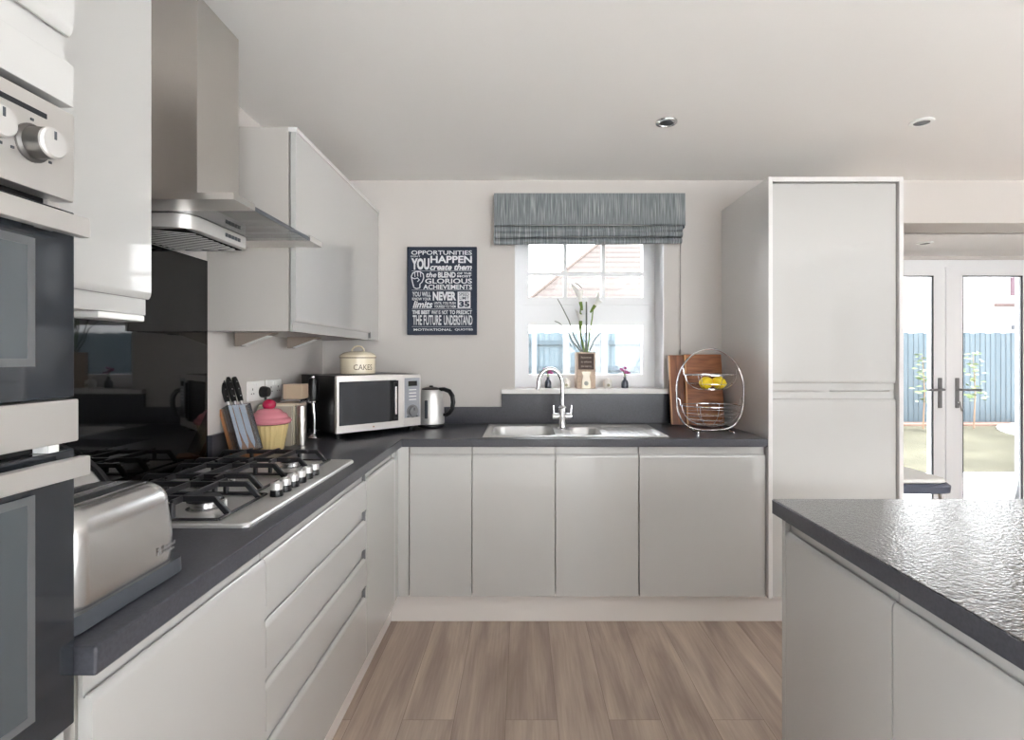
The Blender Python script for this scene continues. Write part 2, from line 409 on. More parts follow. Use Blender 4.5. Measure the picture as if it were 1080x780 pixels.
# ------------------------------------------------------------------ patio doors
FX0, FX1 = 2.6, 4.06
m = MB(); m.holes('y', YD+.02, YD+.09, [FX0, FX0+.06, FX1-.06, FX1], [0, .05, 2.0, 2.06], lambda i, j: i == 1 and j == 1)
dr = struct(m.build('door_1', M_PVC, smooth=0))
MID = 3.325
def leaf(x0, x1, sgn):
    m = MB(); m.holes('y', YD, YD+.06, [x0, x0+.095, x1-.095, x1], [.055, .17, 1.93, 2.0], lambda i, j: i == 1 and j == 1)
    lf = m.build('door_leaf', M_PVC, dr, smooth=0)
    m = MB(); g = .006
    m.holes('y', YD-.002, YD+.01, [x0+.092, x0+.092+g, x1-.092-g, x1-.092], [.165, .17+g, 1.93-g, 1.933], lambda i, j: i == 1 and j == 1)
    m.build('gasket', M_GASKET, lf, smooth=0)
    MB().box(x0+.09, x1-.09, YD+.02, YD+.026, .165, 1.935).build('pane', M_PANE, lf, smooth=0)
    hx = x1-.045 if sgn < 0 else x0+.045
    h = MB().box(hx-.014, hx+.014, YD-.012, YD, .9, 1.135, .004)
    h.tube([(hx, YD-.01, 1.045), (hx, YD-.05, 1.045), (hx+sgn*.02, YD-.058, 1.045), (hx+sgn*.14, YD-.06, 1.043)], .009, 8)
    h.build('handle', M_MIDGREY, lf)
    if sgn > 0:
        MB().lathe([(.008, 0), (.008, .02)], 10, (hx, YD-.03, .945), Matrix.Rotation(R(-90), 4, 'X')).tube([(hx, YD-.03, .94), (hx+.004, YD-.035, .915), (hx+.012, YD-.035, .88)], .006, 6).build('key', M_CHROME, lf)
leaf(FX0+.06, MID-.022, -1); leaf(MID+.022, FX1-.06, 1)
MB().box(MID-.024, MID+.024, YD-.012, YD+.02, .055, 2.0, .006).build('meeting_stile', M_PVC, dr)
struct(MB().box(FX0-.06, FX1+.06, YD-.03, YD+.02, 0, .05, .004).build('trim_1', M_PVC))

# ------------------------------------------------------------------ cabinet fronts
def jdoor(w, h, top=True, bottom=False, th=.02):
    """handleless slab, x along width, face at y=0 looking -Y, z up from 0; J-shaped finger pull along top or bottom edge"""
    P = [(0, 0.), (0, h)]
    def pull(z, s):   # from the outside in, s=+1 pull at the top
        return [(0, z-s*.052), (.0008, z-s*.046), (.003, z-s*.040), (.006, z-s*.0365), (.0085, z-s*.036), (.0095, z-s*.039), (.0105, z-s*.041), (.0125, z-s*.040), (.0135, z-s*.036), (.0135, z)]
    pts = []
    pts += (list(reversed([(y, z) for y, z in pull(0, -1)])) if bottom else [(0, .0)])
    pts += (pull(h, 1) if top else [(0, h)])
    pts += [(th, h), (th, 0)]
    m = MB(); m.prism(pts, .0015, w-.0015, 'x')
    return m
def cabinet(name, label, cat, loc, rz, w, depth, z0, z1, fronts, group=None, ctop=None, caps=False):
    """fronts: list of (kind, za, zb, top_pull, bottom_pull)"""
    t = thing(name, label, cat, (loc[0], loc[1], 0), rz, group)
    ct = z1 if ctop is None else ctop
    m = MB(); m.holes('y', .024, depth, [.001, .019, w-.019, w-.001], [z0, z0+.018, ct-.018, ct-.0005], lambda i, j: i == 1 and j == 1)
    m.box(.018, w-.018, depth-.01, depth, z0+.017, ct-.017)
    m.build('carcass', M_CARC, t, smooth=0)
    for k, za, zb, tp, bp in fronts:
        o = jdoor(w, zb-za, tp, bp).build(k, M_DOOR, t, smooth=25, loc=(0, 0, za))
        if caps and tp:
            for x in (w-.0118,):
                MB().box(x, x+.010, .0006, .0133, zb-za-.040, zb-za-.006, .001).build('end_cap', M_MIDGREY, o)
    return t
DZ0 = .152
FX = -.595
g = 'handleless base units along the hob wall'
cabinet('base_cabinet', 'pale grey gloss base unit with one wide door under the toaster', 'cabinet', (FX, .742), R(90), .503, .56, DZ0, WT0, [('door', DZ0, WT0-.002, True, False)], g)
cabinet('drawer_unit', 'pale grey gloss unit of four drawers below the gas hob', 'drawers', (FX, 1.246), R(90), .801, .56, DZ0, WT0,
        [('drawer', DZ0, .428, True, False), ('drawer', .431, .574, True, False), ('drawer', .577, .718, True, False), ('drawer', .721, WT0-.002, True, False)], g, caps=True)
ccab = cabinet('base_cabinet', 'pale grey gloss base unit with a narrow door between the drawers and the inner corner', 'cabinet', (FX, 2.048), R(90), .452, .56, DZ0, WT0, [('door', DZ0, WT0-.002, True, False)], g)
YDOOR = 2.576
cpo = MB().box(-.02, 0, .003, .0755, DZ0, WT0-.001, .0015).box(-.02, .051, .0755, .0955, DZ0, WT0-.001, .0015).build('corner_post', M_DOOR, ccab)
bpy.context.view_layer.update(); cpo.matrix_parent_inverse = ccab.matrix_world.inverted(); cpo.location = (FX, 2.50, 0)
g = 'handleless base units along the sink wall'
BD = .54
cabinet('base_cabinet', 'narrow pale grey gloss base unit left of the sink beside the corner post', 'cabinet', (-.541, YDOOR), 0, .299, BD, DZ0, WT0, [('door', DZ0, WT0-.002, True, False)], g)
cabinet('base_cabinet', 'pale grey gloss base unit below the left sink bowl', 'cabinet', (-.241, YDOOR), 0, .399, BD, DZ0, WT0, [('door', DZ0, WT0-.002, True, False)], g, .70)
cabinet('base_cabinet', 'pale grey gloss base unit below the tap and drainer, beside the wide appliance door', 'cabinet', (.159, YDOOR), 0, .398, BD, DZ0, WT0, [('door', DZ0, WT0-.002, True, False)], g, .70)
cabinet('dishwasher', 'built-in dishwasher behind the widest pale grey door beside the tall cupboard', 'dishwasher', (.560, YDOOR), 0, .606, BD, DZ0, WT0, [('door', DZ0, WT0-.002, True, False)], g, .84)
# plinths
tag(MB().box(FX-.066, FX-.05, .742, 2.641, .001, .15, .001).build('plinth', M_PLINTH), 'white plinth board under the hob wall base units', 'plinth')
tag(MB().box(FX-.05, 1.822, 2.642, 2.658, .001, .15, .001).build('plinth', M_PLINTH), 'white plinth board under the sink wall base units', 'plinth')

# ------------------------------------------------------------------ tall cupboard right of the sink
TX0, TX1, TZ = 1.17, 1.812, 2.155
t = thing('tall_cupboard', 'tall pale grey gloss larder cupboard right of the sink with two stacked doors', 'cupboard', (TX0, 2.555, 0))
TW = TX1-TX0
MB().box(0, .02, 0, .604, .1505, TZ, .001).build('side_panel', M_ENDP, t)
MB().box(TW-.02, TW, 0, .604, .1505, TZ, .001).build('side_panel', M_ENDP, t)
MB().box(.02, TW-.02, 0, .604, TZ-.022, TZ, .001).build('top_panel', M_ENDP, t)
MB().holes('y', .045, .6, [.021, .038, TW-.038, TW-.021], [.152, .17, TZ-.04, TZ-.023], lambda i, j: i == 1 and j == 1).box(.03, TW-.03, .55, .58, .16, TZ-.03).build('carcass', M_CARC, t, smooth=0)
o = jdoor(TW-.046, 2.128-1.137, False, True).build('door', M_DOOR, t, smooth=25, loc=(.023, .018, 1.137))
o = jdoor(TW-.046, 1.134-.152, True, False).build('door', M_DOOR, t, smooth=25, loc=(.023, .018, .152))

# ------------------------------------------------------------------ worktops
def boolean_cut(o, cut):
    md = o.modifiers.new('b', 'BOOLEAN'); md.operation = 'DIFFERENCE'; md.object = cut; md.solver = 'EXACT'
    dg = bpy.context.evaluated_depsgraph_get(); me = bpy.data.meshes.new_from_object(o.evaluated_get(dg))
    o.modifiers.clear(); old = o.data; o.data = me; me.name = o.name; bpy.data.meshes.remove(old)
    bpy.data.objects.remove(cut)
    me.shade_smooth(); me.set_sharp_from_angle(angle=R(35))
L = [(XL+.001, .722), (-.573, .722), (-.573, 2.556), (1.169, 2.556), (1.169, YB-.001), (XL+.001, YB-.001)]
wt = MB().prism(L, WT0, WT1, 'z', bev=.004).build('worktop', M_TOP)
SX0, SX1, SY0, SY1 = -.195, .715, 2.60, 3.075
boolean_cut(wt, MB().box(SX0+.02, SX1-.02, SY0+.02, SY1-.02, .8, 1).build('cutter', M_TOP, smooth=0))
tag(wt, 'L-shaped charcoal worktop along the hob wall and under the window', 'worktop')
UZ = 1.006
tag(MB().box(XL+.0005, XL+.018, 2.004, YB-.021, WT1+.0005, UZ, .0015).build('upstand', M_TOP), 'charcoal worktop upstand on the wall behind the knife block and microwave', 'upstand')
tag(MB().holes('y', YB-.02, YB-.0005, [XL+.001, -.122, .882, 1.168], [WT1+.0005, UZ, 1.0838], lambda i, j: j == 1 and i != 1).build('upstand', M_TOP, smooth=0), 'charcoal upstand behind the sink rising to the window sill', 'upstand')
# ------------------------------------------------------------------ island
IX, IY = .707, 1.465
iw = tag(MB().box(.687, 1.60, -.21, 1.477, WT0, WT1, .0025, 2).build('island_worktop', M_ISLAND), 'dark dimpled worktop of the kitchen island', 'worktop')
MB().box(.6855, .6872, -.2095, 1.4765, WT0+.0002, WT1-.0022, .0006, 1).box(.6875, 1.598, 1.4768, 1.4785, WT0+.0002, WT1-.0022, .0006, 1).build('edge_band', M_TOP, iw)
g = 'island units facing the hob'
tag(MB().box(IX, 1.575, 1.447, IY, .001, WT0-.001, .001).build('end_panel', M_DOOR), 'pale grey end panel of the island facing the sink', 'panel')
cabinet('island_cabinet', 'pale grey gloss island unit at the end nearest the sink', 'cabinet', (IX, 1.446), R(-90), .418, .60, DZ0, WT0, [('door', DZ0, WT0-.002, True, False)], g)
cabinet('island_cabinet', 'pale grey gloss island unit partly in view, second from the sink', 'cabinet', (IX, 1.027), R(-90), .597, .60, DZ0, WT0, [('door', DZ0, WT0-.002, True, False)], g)
tag(MB().box(1.555, 1.575, -.19, 1.446, .001, WT0-.001, .001).build('back_panel', M_DOOR), 'pale grey back panel of the island facing the patio doors', 'panel')
tag(MB().box(IX, 1.554, -.19, -.172, .001, WT0-.001, .001).build('end_panel', M_DOOR), 'pale grey end panel at the far side of the island away from the sink', 'panel')
tag(MB().box(IX+.05, IX+.066, -.171, 1.446, .001, .15).build('plinth', M_PLINTH, smooth=0), 'white plinth board under the island units', 'plinth')

# ------------------------------------------------------------------ wall cupboards
WFX = -.843
t = thing('wall_cupboard', 'pale grey gloss wall cupboard above the microwave, reaching the window wall', 'wall cupboard', (WFX, 2.0, 1.395), R(90))
HH = 2.155-1.395
MB().box(0, .018, .028, .331, 0, HH, .001).build('side_panel', M_CARC, t)
MB().holes('y', .03, .33, [.019, .036, 1.14, 1.158], [0, .018, HH-.02, HH-.0005], lambda i, j: i == 1 and j == 1).box(.03, 1.15, .31, .328, .01, HH-.01).build('carcass', M_CARC, t, smooth=0)
jdoor(1.0, HH-.019, False, True).build('door', M_DOOR, t, smooth=25, loc=(0, 0, 0))
MB().box(1.0015, 1.158, 0.001, .022, 0, HH-.019, .0015).build('filler_panel', M_DOOR, t)
MB().box(0, 1.158, -.003, .03, HH-.018, HH, .0015).build('top_panel', M_ENDP, t)
MB().box(.988, .998, .0005, .014, .008, .046, .001).build('end_cap', M_MIDGREY, t)
t = thing('wall_cupboard', 'pale grey gloss wall cupboard between the oven tower and the extractor hood', 'wall cupboard', (-.855, .724, 1.395), R(90))
MB().holes('y', .024, .319, [.001, .019, .497, .515], [0, .018, HH-.018, HH-.0005], lambda i, j: i == 1 and j == 1).box(.01, .505, .3, .318, .01, HH-.01).box(.01, .505, .03, .3, .002, .017).build('carcass', M_PLINTH, t, smooth=0)
jdoor(.516, HH, False, True).build('door', M_DOOR, t, smooth=25, loc=(0, 0, 0))
# triangular lights under the cupboards
def tri_light(y, label):
    t = thing('under_cabinet_light', label, 'light', (-1.0, y, 1.395), group='triangular lights under the wall cupboards')
    MB().prism([(-.125, 0), (.02, 0), (.02, -.004), (-.115, -.055), (-.125, -.055)], -.03, .03, 'y', .002).build('housing', pmat('taupe_metal', srgb(150, 138, 128), .5, .3), t)
    MB().prism([(-.1, -.0496), (.0, -.0119), (-.001, -.0146), (-.101, -.0523)], -.022, .022, 'y').build('diffuser', M_WHITE, t)
    return t
tri_light(2.13, 'small triangular light under the wall cupboard above the cupcake jar')
tri_light(2.60, 'small triangular light under the wall cupboard above the microwave')
tag(MB().box(-.93, -.868, 1.10, 1.236, 1.380, 1.3945, .003).build('under_cabinet_light', M_WHITE), 'short white strip light under the cupboard beside the hood', 'light')  # plain white strip fitting rather than a spotlight

# ------------------------------------------------------------------ oven tower
t = thing('oven_tower', 'pale grey gloss tall unit housing the double oven at the hob wall end', 'tall unit', (-.619, .12, 0), R(90))
OD = .554
MB().box(0, .018, .001, OD, .001, 2.155, .001).build('side_panel', M_CARC, t)
MB().box(.582, .6, .001, OD, .001, 2.155, .001).build('side_panel', M_CARC, t)
MB().box(.018, .582, .001, OD, 2.137, 2.155).build('top_panel', M_CARC, t, smooth=0)
MB().box(.018, .582, OD-.02, OD, .15, 2.137).build('back_panel', M_CARC, t, smooth=0)
MB().box(.018, .582, .022, OD-.02, .775, .793).build('oven_shelf', M_CARC, t, smooth=0)
jdoor(.599, 2.153-1.69, False, True).build('door', M_DOOR, t, smooth=25, loc=(0, -.02, 1.69))
MB().box(0.001, .599, -.02, 0, 1.632, 1.688, .0015).build('filler_panel', M_DOOR, t)
jdoor(.599, .8-.152, True, False).build('door', M_DOOR, t, smooth=25, loc=(0, -.02, .152))
MB().box(.0, .6, .05, .068, .001, .15).build('plinth_board', M_PLINTH, t, smooth=0)
ov = thing('double_oven', 'built-in stainless steel double oven with dark glass doors in the tall unit', 'oven', (-.619, .12, .806), R(90))
Z = lambda z: z-.806
MB().box(.02, .58, .005, .52, Z(.81), Z(1.618)).build('oven_body', M_BLACK, ov, smooth=0)
cp = MB().box(.002, .598, -.021, .005, Z(1.505), Z(1.622), .002).build('control_panel', M_STEEL_H, ov)
MB().box(.2, .555, -.0222, -.0208, Z(1.598), Z(1.604)).build('vent_slot', M_GASKET, cp, smooth=0)
def knob(x, z):
    k = MB().lathe([(.023, 0), (.023, .003), (.019, .005), (.0185, .024), (.0, .024)], 28, (x, -.021, Z(z)), Matrix.Rotation(R(90), 4, 'X')).build('knob', pmat('dark_steel', srgb(120, 118, 116), .35, 1.0), cp)
    MB().lathe([(.0185, 0), (.0185, .003), (.0165, .005), (0, .005)], 28, (x, -.0451, Z(z)), Matrix.Rotation(R(90), 4, 'X')).build('knob_face', M_HOB, k)
    MB().box(x-.0015, x+.0015, -.0508, -.0498, Z(z)+.004, Z(z)+.014).build('pointer_line', M_DARKGREY, k, smooth=0)
for x in (.535, .47, .13, .065): knob(x, 1.56)
for x in (.535, .47):
    for a in range(-120, 121, 60):
        c = Vector((x+.029*math.sin(R(a)), 0, Z(1.56)+.029*math.cos(R(a))))
        MB().box(c.x-.002, c.x+.002, -.0222, -.0208, c.z-.0015, c.z+.0015).build('dial_mark', M_DARKGREY, cp, smooth=0)
def oven_door(z0, z1, hz, trim):
    d = MB().box(.002, .598, -.021, .004, Z(z0+trim), Z(z1), .002).build('oven_door', M_OVENGLASS, ov)
    MB().box(.07, .53, -.0222, -.0208, Z(z0+trim+.05), Z(z1-.055), .0005).build('viewing_window', M_OVENWIN, d)
    MB().holes('y', -.0228, -.0222, [.062, .072, .528, .538], [Z(z0+trim+.042), Z(z0+trim+.052), Z(z1-.057), Z(z1-.047)], lambda i, j: i == 1 and j == 1).build('window_border', pmat('border_grey', srgb(92, 94, 96), .3), d, smooth=0)
    if trim: MB().box(.001, .599, -.026, .004, Z(z0), Z(z0+trim-.002), .002).build('door_trim', M_STEEL_H, d)
    h = MB().box(.012, .588, -.051, -.036, Z(hz-.0125), Z(hz+.0125), .002).build('door_handle', M_STEEL_H, d)
    for x in (.05, .55): MB().box(x-.012, x+.012, -.037, -.02, Z(hz-.009), Z(hz+.009)).build('handle_bracket', M_STEEL_H, d, smooth=0)
    
oven_door(1.188, 1.492, 1.468, .058)
oven_door(.812, 1.178, 1.158, 0)
MB().box(.003, .597, -.004, .004, Z(1.179), Z(1.187)).build('spacer', M_BLACK, ov, smooth=0)
MB().box(.555, .57, -.024, .0, Z(1.1785), Z(1.1875)).build('door_hinge', M_WHITE, ov, smooth=0)

# ------------------------------------------------------------------ splashback, hood
tag(MB().box(XL+.0005, XL+.007, 1.246, 1.995, WT1+.0005, 1.655, .001).build('splashback', M_BLACKGLASS), 'black glass splashback on the wall behind the hob', 'splashback')
t = thing('extractor_hood', 'stainless steel chimney extractor hood with flat glass canopy over the hob', 'extractor hood', (XL, 1.6425, 1.655))
def HZ(z): return z-1.655
MB().box(.001, .25, -.1125, .1125, HZ(1.712), HZ(ZC-.002), .003).build('chimney', M_STEEL, t)
bd = MB().loft([[(.001 + (x+.13)*1.0, y, HZ(z)) for x, y in rr] for z, rr in ((1.655, rrect(.26, .34, .05)), (1.657, rrect(.263, .343, .052)), (1.6935, rrect(.263, .343, .052)))]).build('motor_housing', M_HOB, t)
m = MB()
for k in range(5): m.box(.2628, .2655, .008+k*.018, .02+k*.018, HZ(1.669), HZ(1.68))
m.build('push_button', M_DARKGREY, bd, smooth=0)
m = MB()
for k in range(13):      # slanted slats, clipped to the filter opening
    c0 = -.2+k*.03
    y_at = lambda x: c0+(x-.03)*.55
    xs = [x for x in [.03+q*.005 for q in range(41)] if -.145 < y_at(x) < .145]
    if len(xs) > 4:
        x0, x1 = xs[0], xs[-1]
        m.prism([(x0, y_at(x0)-.0055), (x1, y_at(x1)-.0055), (x1, y_at(x1)+.0055), (x0, y_at(x0)+.0055)], -.0022, -.0012, 'z')
m.build('filter_grille', M_HOB, bd, smooth=0)
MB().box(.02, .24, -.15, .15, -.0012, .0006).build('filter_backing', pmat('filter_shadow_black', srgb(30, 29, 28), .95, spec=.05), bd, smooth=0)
MB().box(.001, .451, -.188, .188, HZ(1.695), HZ(1.705), .001).build('glass_canopy', M_HOODGLASS, t)
m = MB().box(.449, .4525, -.187, .187, HZ(1.6945), HZ(1.7055)); m.build('glass_edge', M_DARKGREY, t, smooth=0)
for s in (-1, 1):
    MB().box(.001, .4525, min(s*.188, s*.2955), max(s*.188, s*.2955), HZ(1.694), HZ(1.712), .001).build('side_flange', M_STEEL, t)
MB().box(.001, .27, -.187, .187, HZ(1.7055), HZ(1.7125)).build('chimney_base', M_STEEL, t, smooth=0)

# ------------------------------------------------------------------ hob
HX0, HX1, HY0, HY1 = -1.13, -.622, 1.222, 1.994
hb = thing('gas_hob', 'stainless steel gas hob with black cast iron pan supports set in the worktop', 'hob', (HX0, HY0, WT1))
hw, hl = HX1-HX0, HY1-HY0
tr = MB(); cx, cy = hw/2, hl/2
def rr_at(w, d, r, z): return [(cx+x, cy+y, z) for x, y in rrect(w, d, r, 5)]
tr.loft([rr_at(hw, hl, .02, .0003), rr_at(hw, hl, .02, .006), rr_at(hw-.006, hl-.006, .018, .010), rr_at(hw-.024, hl-.024, .014, .0105), rr_at(hw-.034, hl-.034, .012, .008)])
tr.build('hob_tray', M_HOB, hb)
def burner(x, y, r):
    b = MB().lathe([(r*1.0, 0), (r*1.02, .003), (r*.8, .006), (r*.78, .014), (r*.98, .016), (r*.98, .021), (r*.9, .022)], 28, (x, y, .008)).build('burner', M_SATIN, hb)
    MB().lathe([(r*.86, 0), (r*.9, .003), (r*.82, .008), (0, .0095)], 28, (x, y, .0302)).build('burner_cap', M_IRON, b)
    MB().lathe([(.004, 0), (.004, .018), (.002, .02)], 8, (x+r*1.05, y+.01, .0085)).build('ignition_pin', M_WHITE, b)
for x, y, r in ((.135, .135, .036), (.33, .135, .043), (.2, .386, .058), (.135, .637, .043), (.33, .637, .036)): burner(x, y, r)
def pan_support(y0, y1, x1):
    m = MB(); zt = .05; b = .0055; yc = (y0+y1)/2; x0 = .035
    def bar(p, q, h=.014, w=b):
        p, q = Vector(p), Vector(q); d = q-p; t = bmesh.new(); bmesh.ops.create_cube(t, size=1)
        up = Vector((0, 0, 1)); side = d.cross(up)
        if side.length < 1e-6: side = Vector((1, 0, 0))
        side.normalize(); n = side.cross(d).normalized(); L = d.length
        Mx = Matrix((( d.x/L, side.x, n.x, 0), (d.y/L, side.y, n.y, 0), (d.z/L, side.z, n.z, 0), (0, 0, 0, 1)))
        for v in t.verts: v.co = Vector((v.co.x*L, v.co.y*w*2, v.co.z*h))
        bmesh.ops.bevel(t, geom=list(t.edges), offset=.0018, segments=1, affect='EDGES')
        m._add(t, Mx, (p+q)/2)
    for y in (y0+.045, y1-.045):
        bar((x0+.025, y, zt), (x1-.03, y, zt)); bar((x1-.034, y, zt+.002), (x1, y, .014)); bar((x0+.029, y, zt+.002), (x0, y, .014))
    for x in (x0+.105, (x0+x1)/2+.01, x1-.11):
        bar((x, y0+.004, zt), (x, y1-.004, zt), w=.005)
        if x != (x0+x1)/2+.01:
            bar((x, y0+.006, zt), (x, y0+.006, .014), w=.005); bar((x, y1-.006, zt), (x, y1-.006, .014), w=.005)
    ring_ = [(x0, y0+.003), (x1, y0+.003), (x1, y1-.003), (x0, y1-.003)]
    for a, c in zip(ring_, ring_[1:]+ring_[:1]): bar((*a, .013), (*c, .013), h=.006, w=.004)
    m.build('pan_support', M_IRON, hb)
pan_support(.022, .262, .425); pan_support(.266, .506, .385); pan_support(.51, .75, .425)
for k in range(6):
    y = .255+k*.0525
    kb = MB().lathe([(.017, 0), (.0175, .003), (.0165, .016), (.015, .018)], 24, (.455, y, .0083)).build('control_knob', M_BLACK, hb)
    MB().lathe([(.0162, .0), (.0162, .016), (.0145, .0185), (0, .0185)], 24, (.455, y, .0262)).box(.4535, .4565, y-.014, y+.014, .0446, .0475).build('knob_cap', M_HOB, kb)

# ------------------------------------------------------------------ sink and tap
def inside(x, y, x0, x1, y0, y1, r):
    dx = max(x0+r-x, x-(x1-r), 0); dy = max(y0+r-y, y-(y1-r), 0)
    d = r-math.hypot(dx, dy) if (dx or dy) else min(x-x0, x1-x, y-y0, y1-y)
    return d
def smooth(t): t = max(0, min(1, t)); return t*t*(3-2*t)
def sink_z(x, y):
    z = .004
    e = min(x-SX0, SX1-x, y-SY0, SY1-y)
    z = .0005+.0045*smooth(e/.006)-.002*smooth((e-.012)/.012)
    d = inside(x, y, -.155, .165, 2.645, 2.99, .06); z -= .15*smooth(d/.022)
    d = inside(x, y, .245, .40, 2.66, 2.95, .05); z -= .10*smooth(d/.02)
    d = inside(x, y, .435, .685, 2.64, 3.03, .03); z -= .006*smooth(d/.012)
    if d > .03 and y: z += .0025*max(0, math.cos((x-.435)*2*math.pi/.028))*smooth((d-.03)/.01)
    return z
sk = thing('kitchen_sink', 'stainless steel one and a half bowl sink with drainer in the worktop under the window', 'sink', (0, 0, WT1))
NX, NY = 182, 95
MB().grid(NX, NY, lambda u, v: (SX0+u*(SX1-SX0), SY0+v*(SY1-SY0), sink_z(SX0+u*(SX1-SX0), SY0+v*(SY1-SY0)))).build('bowl_and_drainer', M_HOB, sk, smooth=60)
for x, y, z in ((.005, 2.83, -.1465), (.32, 2.82, -.0965)):
    MB().lathe([(.04, 0), (.04, .002), (.03, .003), (.012, .0015), (0, .0015)], 24, (x, y, z)).build('drain', M_CHROME, sk)
TXX, TYY = .212, 2.86
tp = thing('kitchen_tap', 'chrome swan neck mixer tap with two lever handles behind the sink bowls', 'tap', (TXX, TYY, WT1+.0035))
MB().lathe([(.026, 0), (.026, .006), (.02, .012), (.017, .05), (.021, .06), (.022, .115), (.014, .125), (.0105, .13)], 28).build('tap_body', M_CHROME, tp)
pts = [(0, 0, .12), (0, 0, .24)]
for i in range(1, 15):
    a = math.pi*i/14*1.04; pts.append((-.064+.064*math.cos(a), -.012*i/14, .24+.083*math.sin(a)))
pts.append((pts[-1][0]-.006, pts[-1][1], .212))
MB().tube(pts, .0105, 12).build('spout', M_CHROME, tp)
for s in (-1, 1):
    l = MB().lathe([(.013, 0), (.016, .004), (.016, .034), (.012, .037), (0, .037)], 20, (s*.016, 0, .07), Matrix.Rotation(R(90*s), 4, 'Y'))
    l.tube([(s*.045, 0, .08), (s*.046, 0, .105), (s*.048, 0, .128)], .005, 8)
    l.build('lever_handle', M_CHROME, tp)

# ------------------------------------------------------------------ toaster, bread bin
t = thing('toaster', 'brushed steel two slice toaster with dark base at the near end of the worktop', 'toaster', (-.705, .858, WT1))
def tring(w, d, r, z, bulge=0.):
    return [(x+(1 if x > 0 else -1)*bulge*min(1, abs(x)/(w*.45))*math.cos(y/d*math.pi*.98), y, z) for x, y in rrect(w, d, r, 7)]
MB().loft([tring(.178, .268, .03, 0.004), tring(.18, .27, .032, .006), tring(.178, .268, .03, .03)]).build('base', M_DARKGREY, t)
rings = [tring(.158, .258, .045, .0302, .006)]
for z, k in ((.05, -.004), (.08, -.004), (.11, .0), (.13, .004)): rings.append(tring(.158-k, .258-k*1.2, .048, z, .006))
for a in range(0, 91, 15):
    s = .03*(1-math.cos(R(a))); rings.append(tring(.153-2*s, .252-2*s*1.2, max(.046-s*.6, .014), .135+.035*math.sin(R(a)), .006*(1-a/90)))
body = MB().loft(rings).build('body', M_SATIN, t, smooth=50)
for x in (-.026, .026): MB().box(x-.013, x+.013, -.085, .085, .1695, .1712, .0005).build('bread_slot', M_BLACK, body)
for x in (-.026, .026): MB().box(x-.0155, x+.0155, -.09, .09, .169, .1705).build('slot_rim', M_CHROME, body, smooth=0)
m = MB()
m.text('Russell', -.048, -.018, .046, .052, 0, bold=.01); m.text('Hobbs', -.046, -.02, .038, .044, 0, bold=.01); m.text('R', -.062, -.052, .039, .052, 0, bold=.01)
m.xf(Matrix.Rotation(R(90), 4, 'Z')).xf(Matrix.Translation((.0862, .118, .012)))
m.build('brand_lettering', M_MIDGREY, body, smooth=0)

t = thing('bread_bin', 'domed steel bread bin with black end rims behind the toaster', 'bread bin', (XL+.01, .79, WT1))
prof = [(0, .004), (.355, .004)]+[(.355-.20+.20*math.cos(R(a)), .012+.205*math.sin(R(a))) for a in range(0, 91, 9)]+[(0, .217)]
MB().prism(prof, .008, .302, 'y').build('body', M_SATIN, t)
prof2 = [(-.002, 0), (.36, 0)]+[(.36-.203+.203*math.cos(R(a)), .011+.211*math.sin(R(a))) for a in range(0, 91, 9)]+[(-.002, .222)]
MB().prism(prof2, 0, .008, 'y').build('end_panel', M_BLACK, t)
MB().prism(prof2, .302, .314, 'y').build('end_panel', M_BLACK, t)

# ------------------------------------------------------------------ knife block
kb = thing('knife_block', 'slanted knife block with oak back and clear front holding three black knives', 'knife block', (-1.065, 2.085, WT1), rot=(0, 0, R(-118)))
# leaning: profile in YZ, top towards the camera (-Y)
M_OAK = wood('oak_block', srgb(176, 112, 66), srgb(206, 146, 96), 14, (1, 1, .2), .5)
lean = Matrix.Rotation(R(24), 4, 'X')
MB().box(-.05, .05, -.05, .06, .001, .012, .003).build('foot', M_OAK, kb)
MB().box(-.05, .05, -.012, .006, .0, .19, .002).xf(lean).xf(Matrix.Translation((0, -.02, .012))).build('back_board', M_OAK, kb)
MB().box(-.048, .048, .042, .047, .0, .19, .001).xf(lean).xf(Matrix.Translation((0, -.02, .012))).build('clear_front', M_ACRYLIC, kb)
MB().box(-.05, -.045, .006, .047, .0, .19, .001).box(.045, .05, .006, .047, .0, .19, .001).xf(lean).xf(Matrix.Translation((0, -.02, .012))).build('clear_side', M_ACRYLIC, kb)
M_BLADE = pmat('blade_steel', srgb(222, 226, 232), .35, .75)
for k, (x, l) in enumerate(((-.028, 'black handled knife in the block, the one farthest from the hob'), (0, 'black handled knife in the middle of the knife block'), (.028, 'black handled knife in the block, the one nearest the hob'))):
    kn = thing('kitchen_knife', l, 'knife', (0, 0, 0), group='knives in the clear block')
    kn.matrix_world = Matrix.Translation((-1.065, 2.085, WT1)) @ Matrix.Rotation(R(-118), 4, 'Z') @ Matrix.Translation((0, -.02, .012)) @ lean @ Matrix.Translation((x, .024, .195))
    MB().prism([(-.0115, 0), (.0115, 0), (.012, -.11), (.006, -.15), (-.004, -.182), (-.0115, -.16)], -.0009, .0009, 'y').build('blade', M_BLADE, kn, smooth=0)
    MB().lathe([(.007, -.003), (.008, 0), (.008, .014)], 12).build('bolster', M_CHROME, kn)
    MB().loft([[(px*1.0+dx, py, z) for px, py in rrect(w, .016, .006, 3)] for z, w, dx in ((.0142, .018, 0), (.03, .02, 0), (.07, .024, -.001), (.105, .022, .001), (.117, .016, .001))]).build('handle', M_BLACK, kn)
    m = MB()
    for z in (.035, .065, .095): m.lathe([(.0025, 0), (.0025, .0175)], 8, (0, .00875, z), Matrix.Rotation(R(90), 4, 'X'))
    m.build('rivet', M_CHROME, kn)

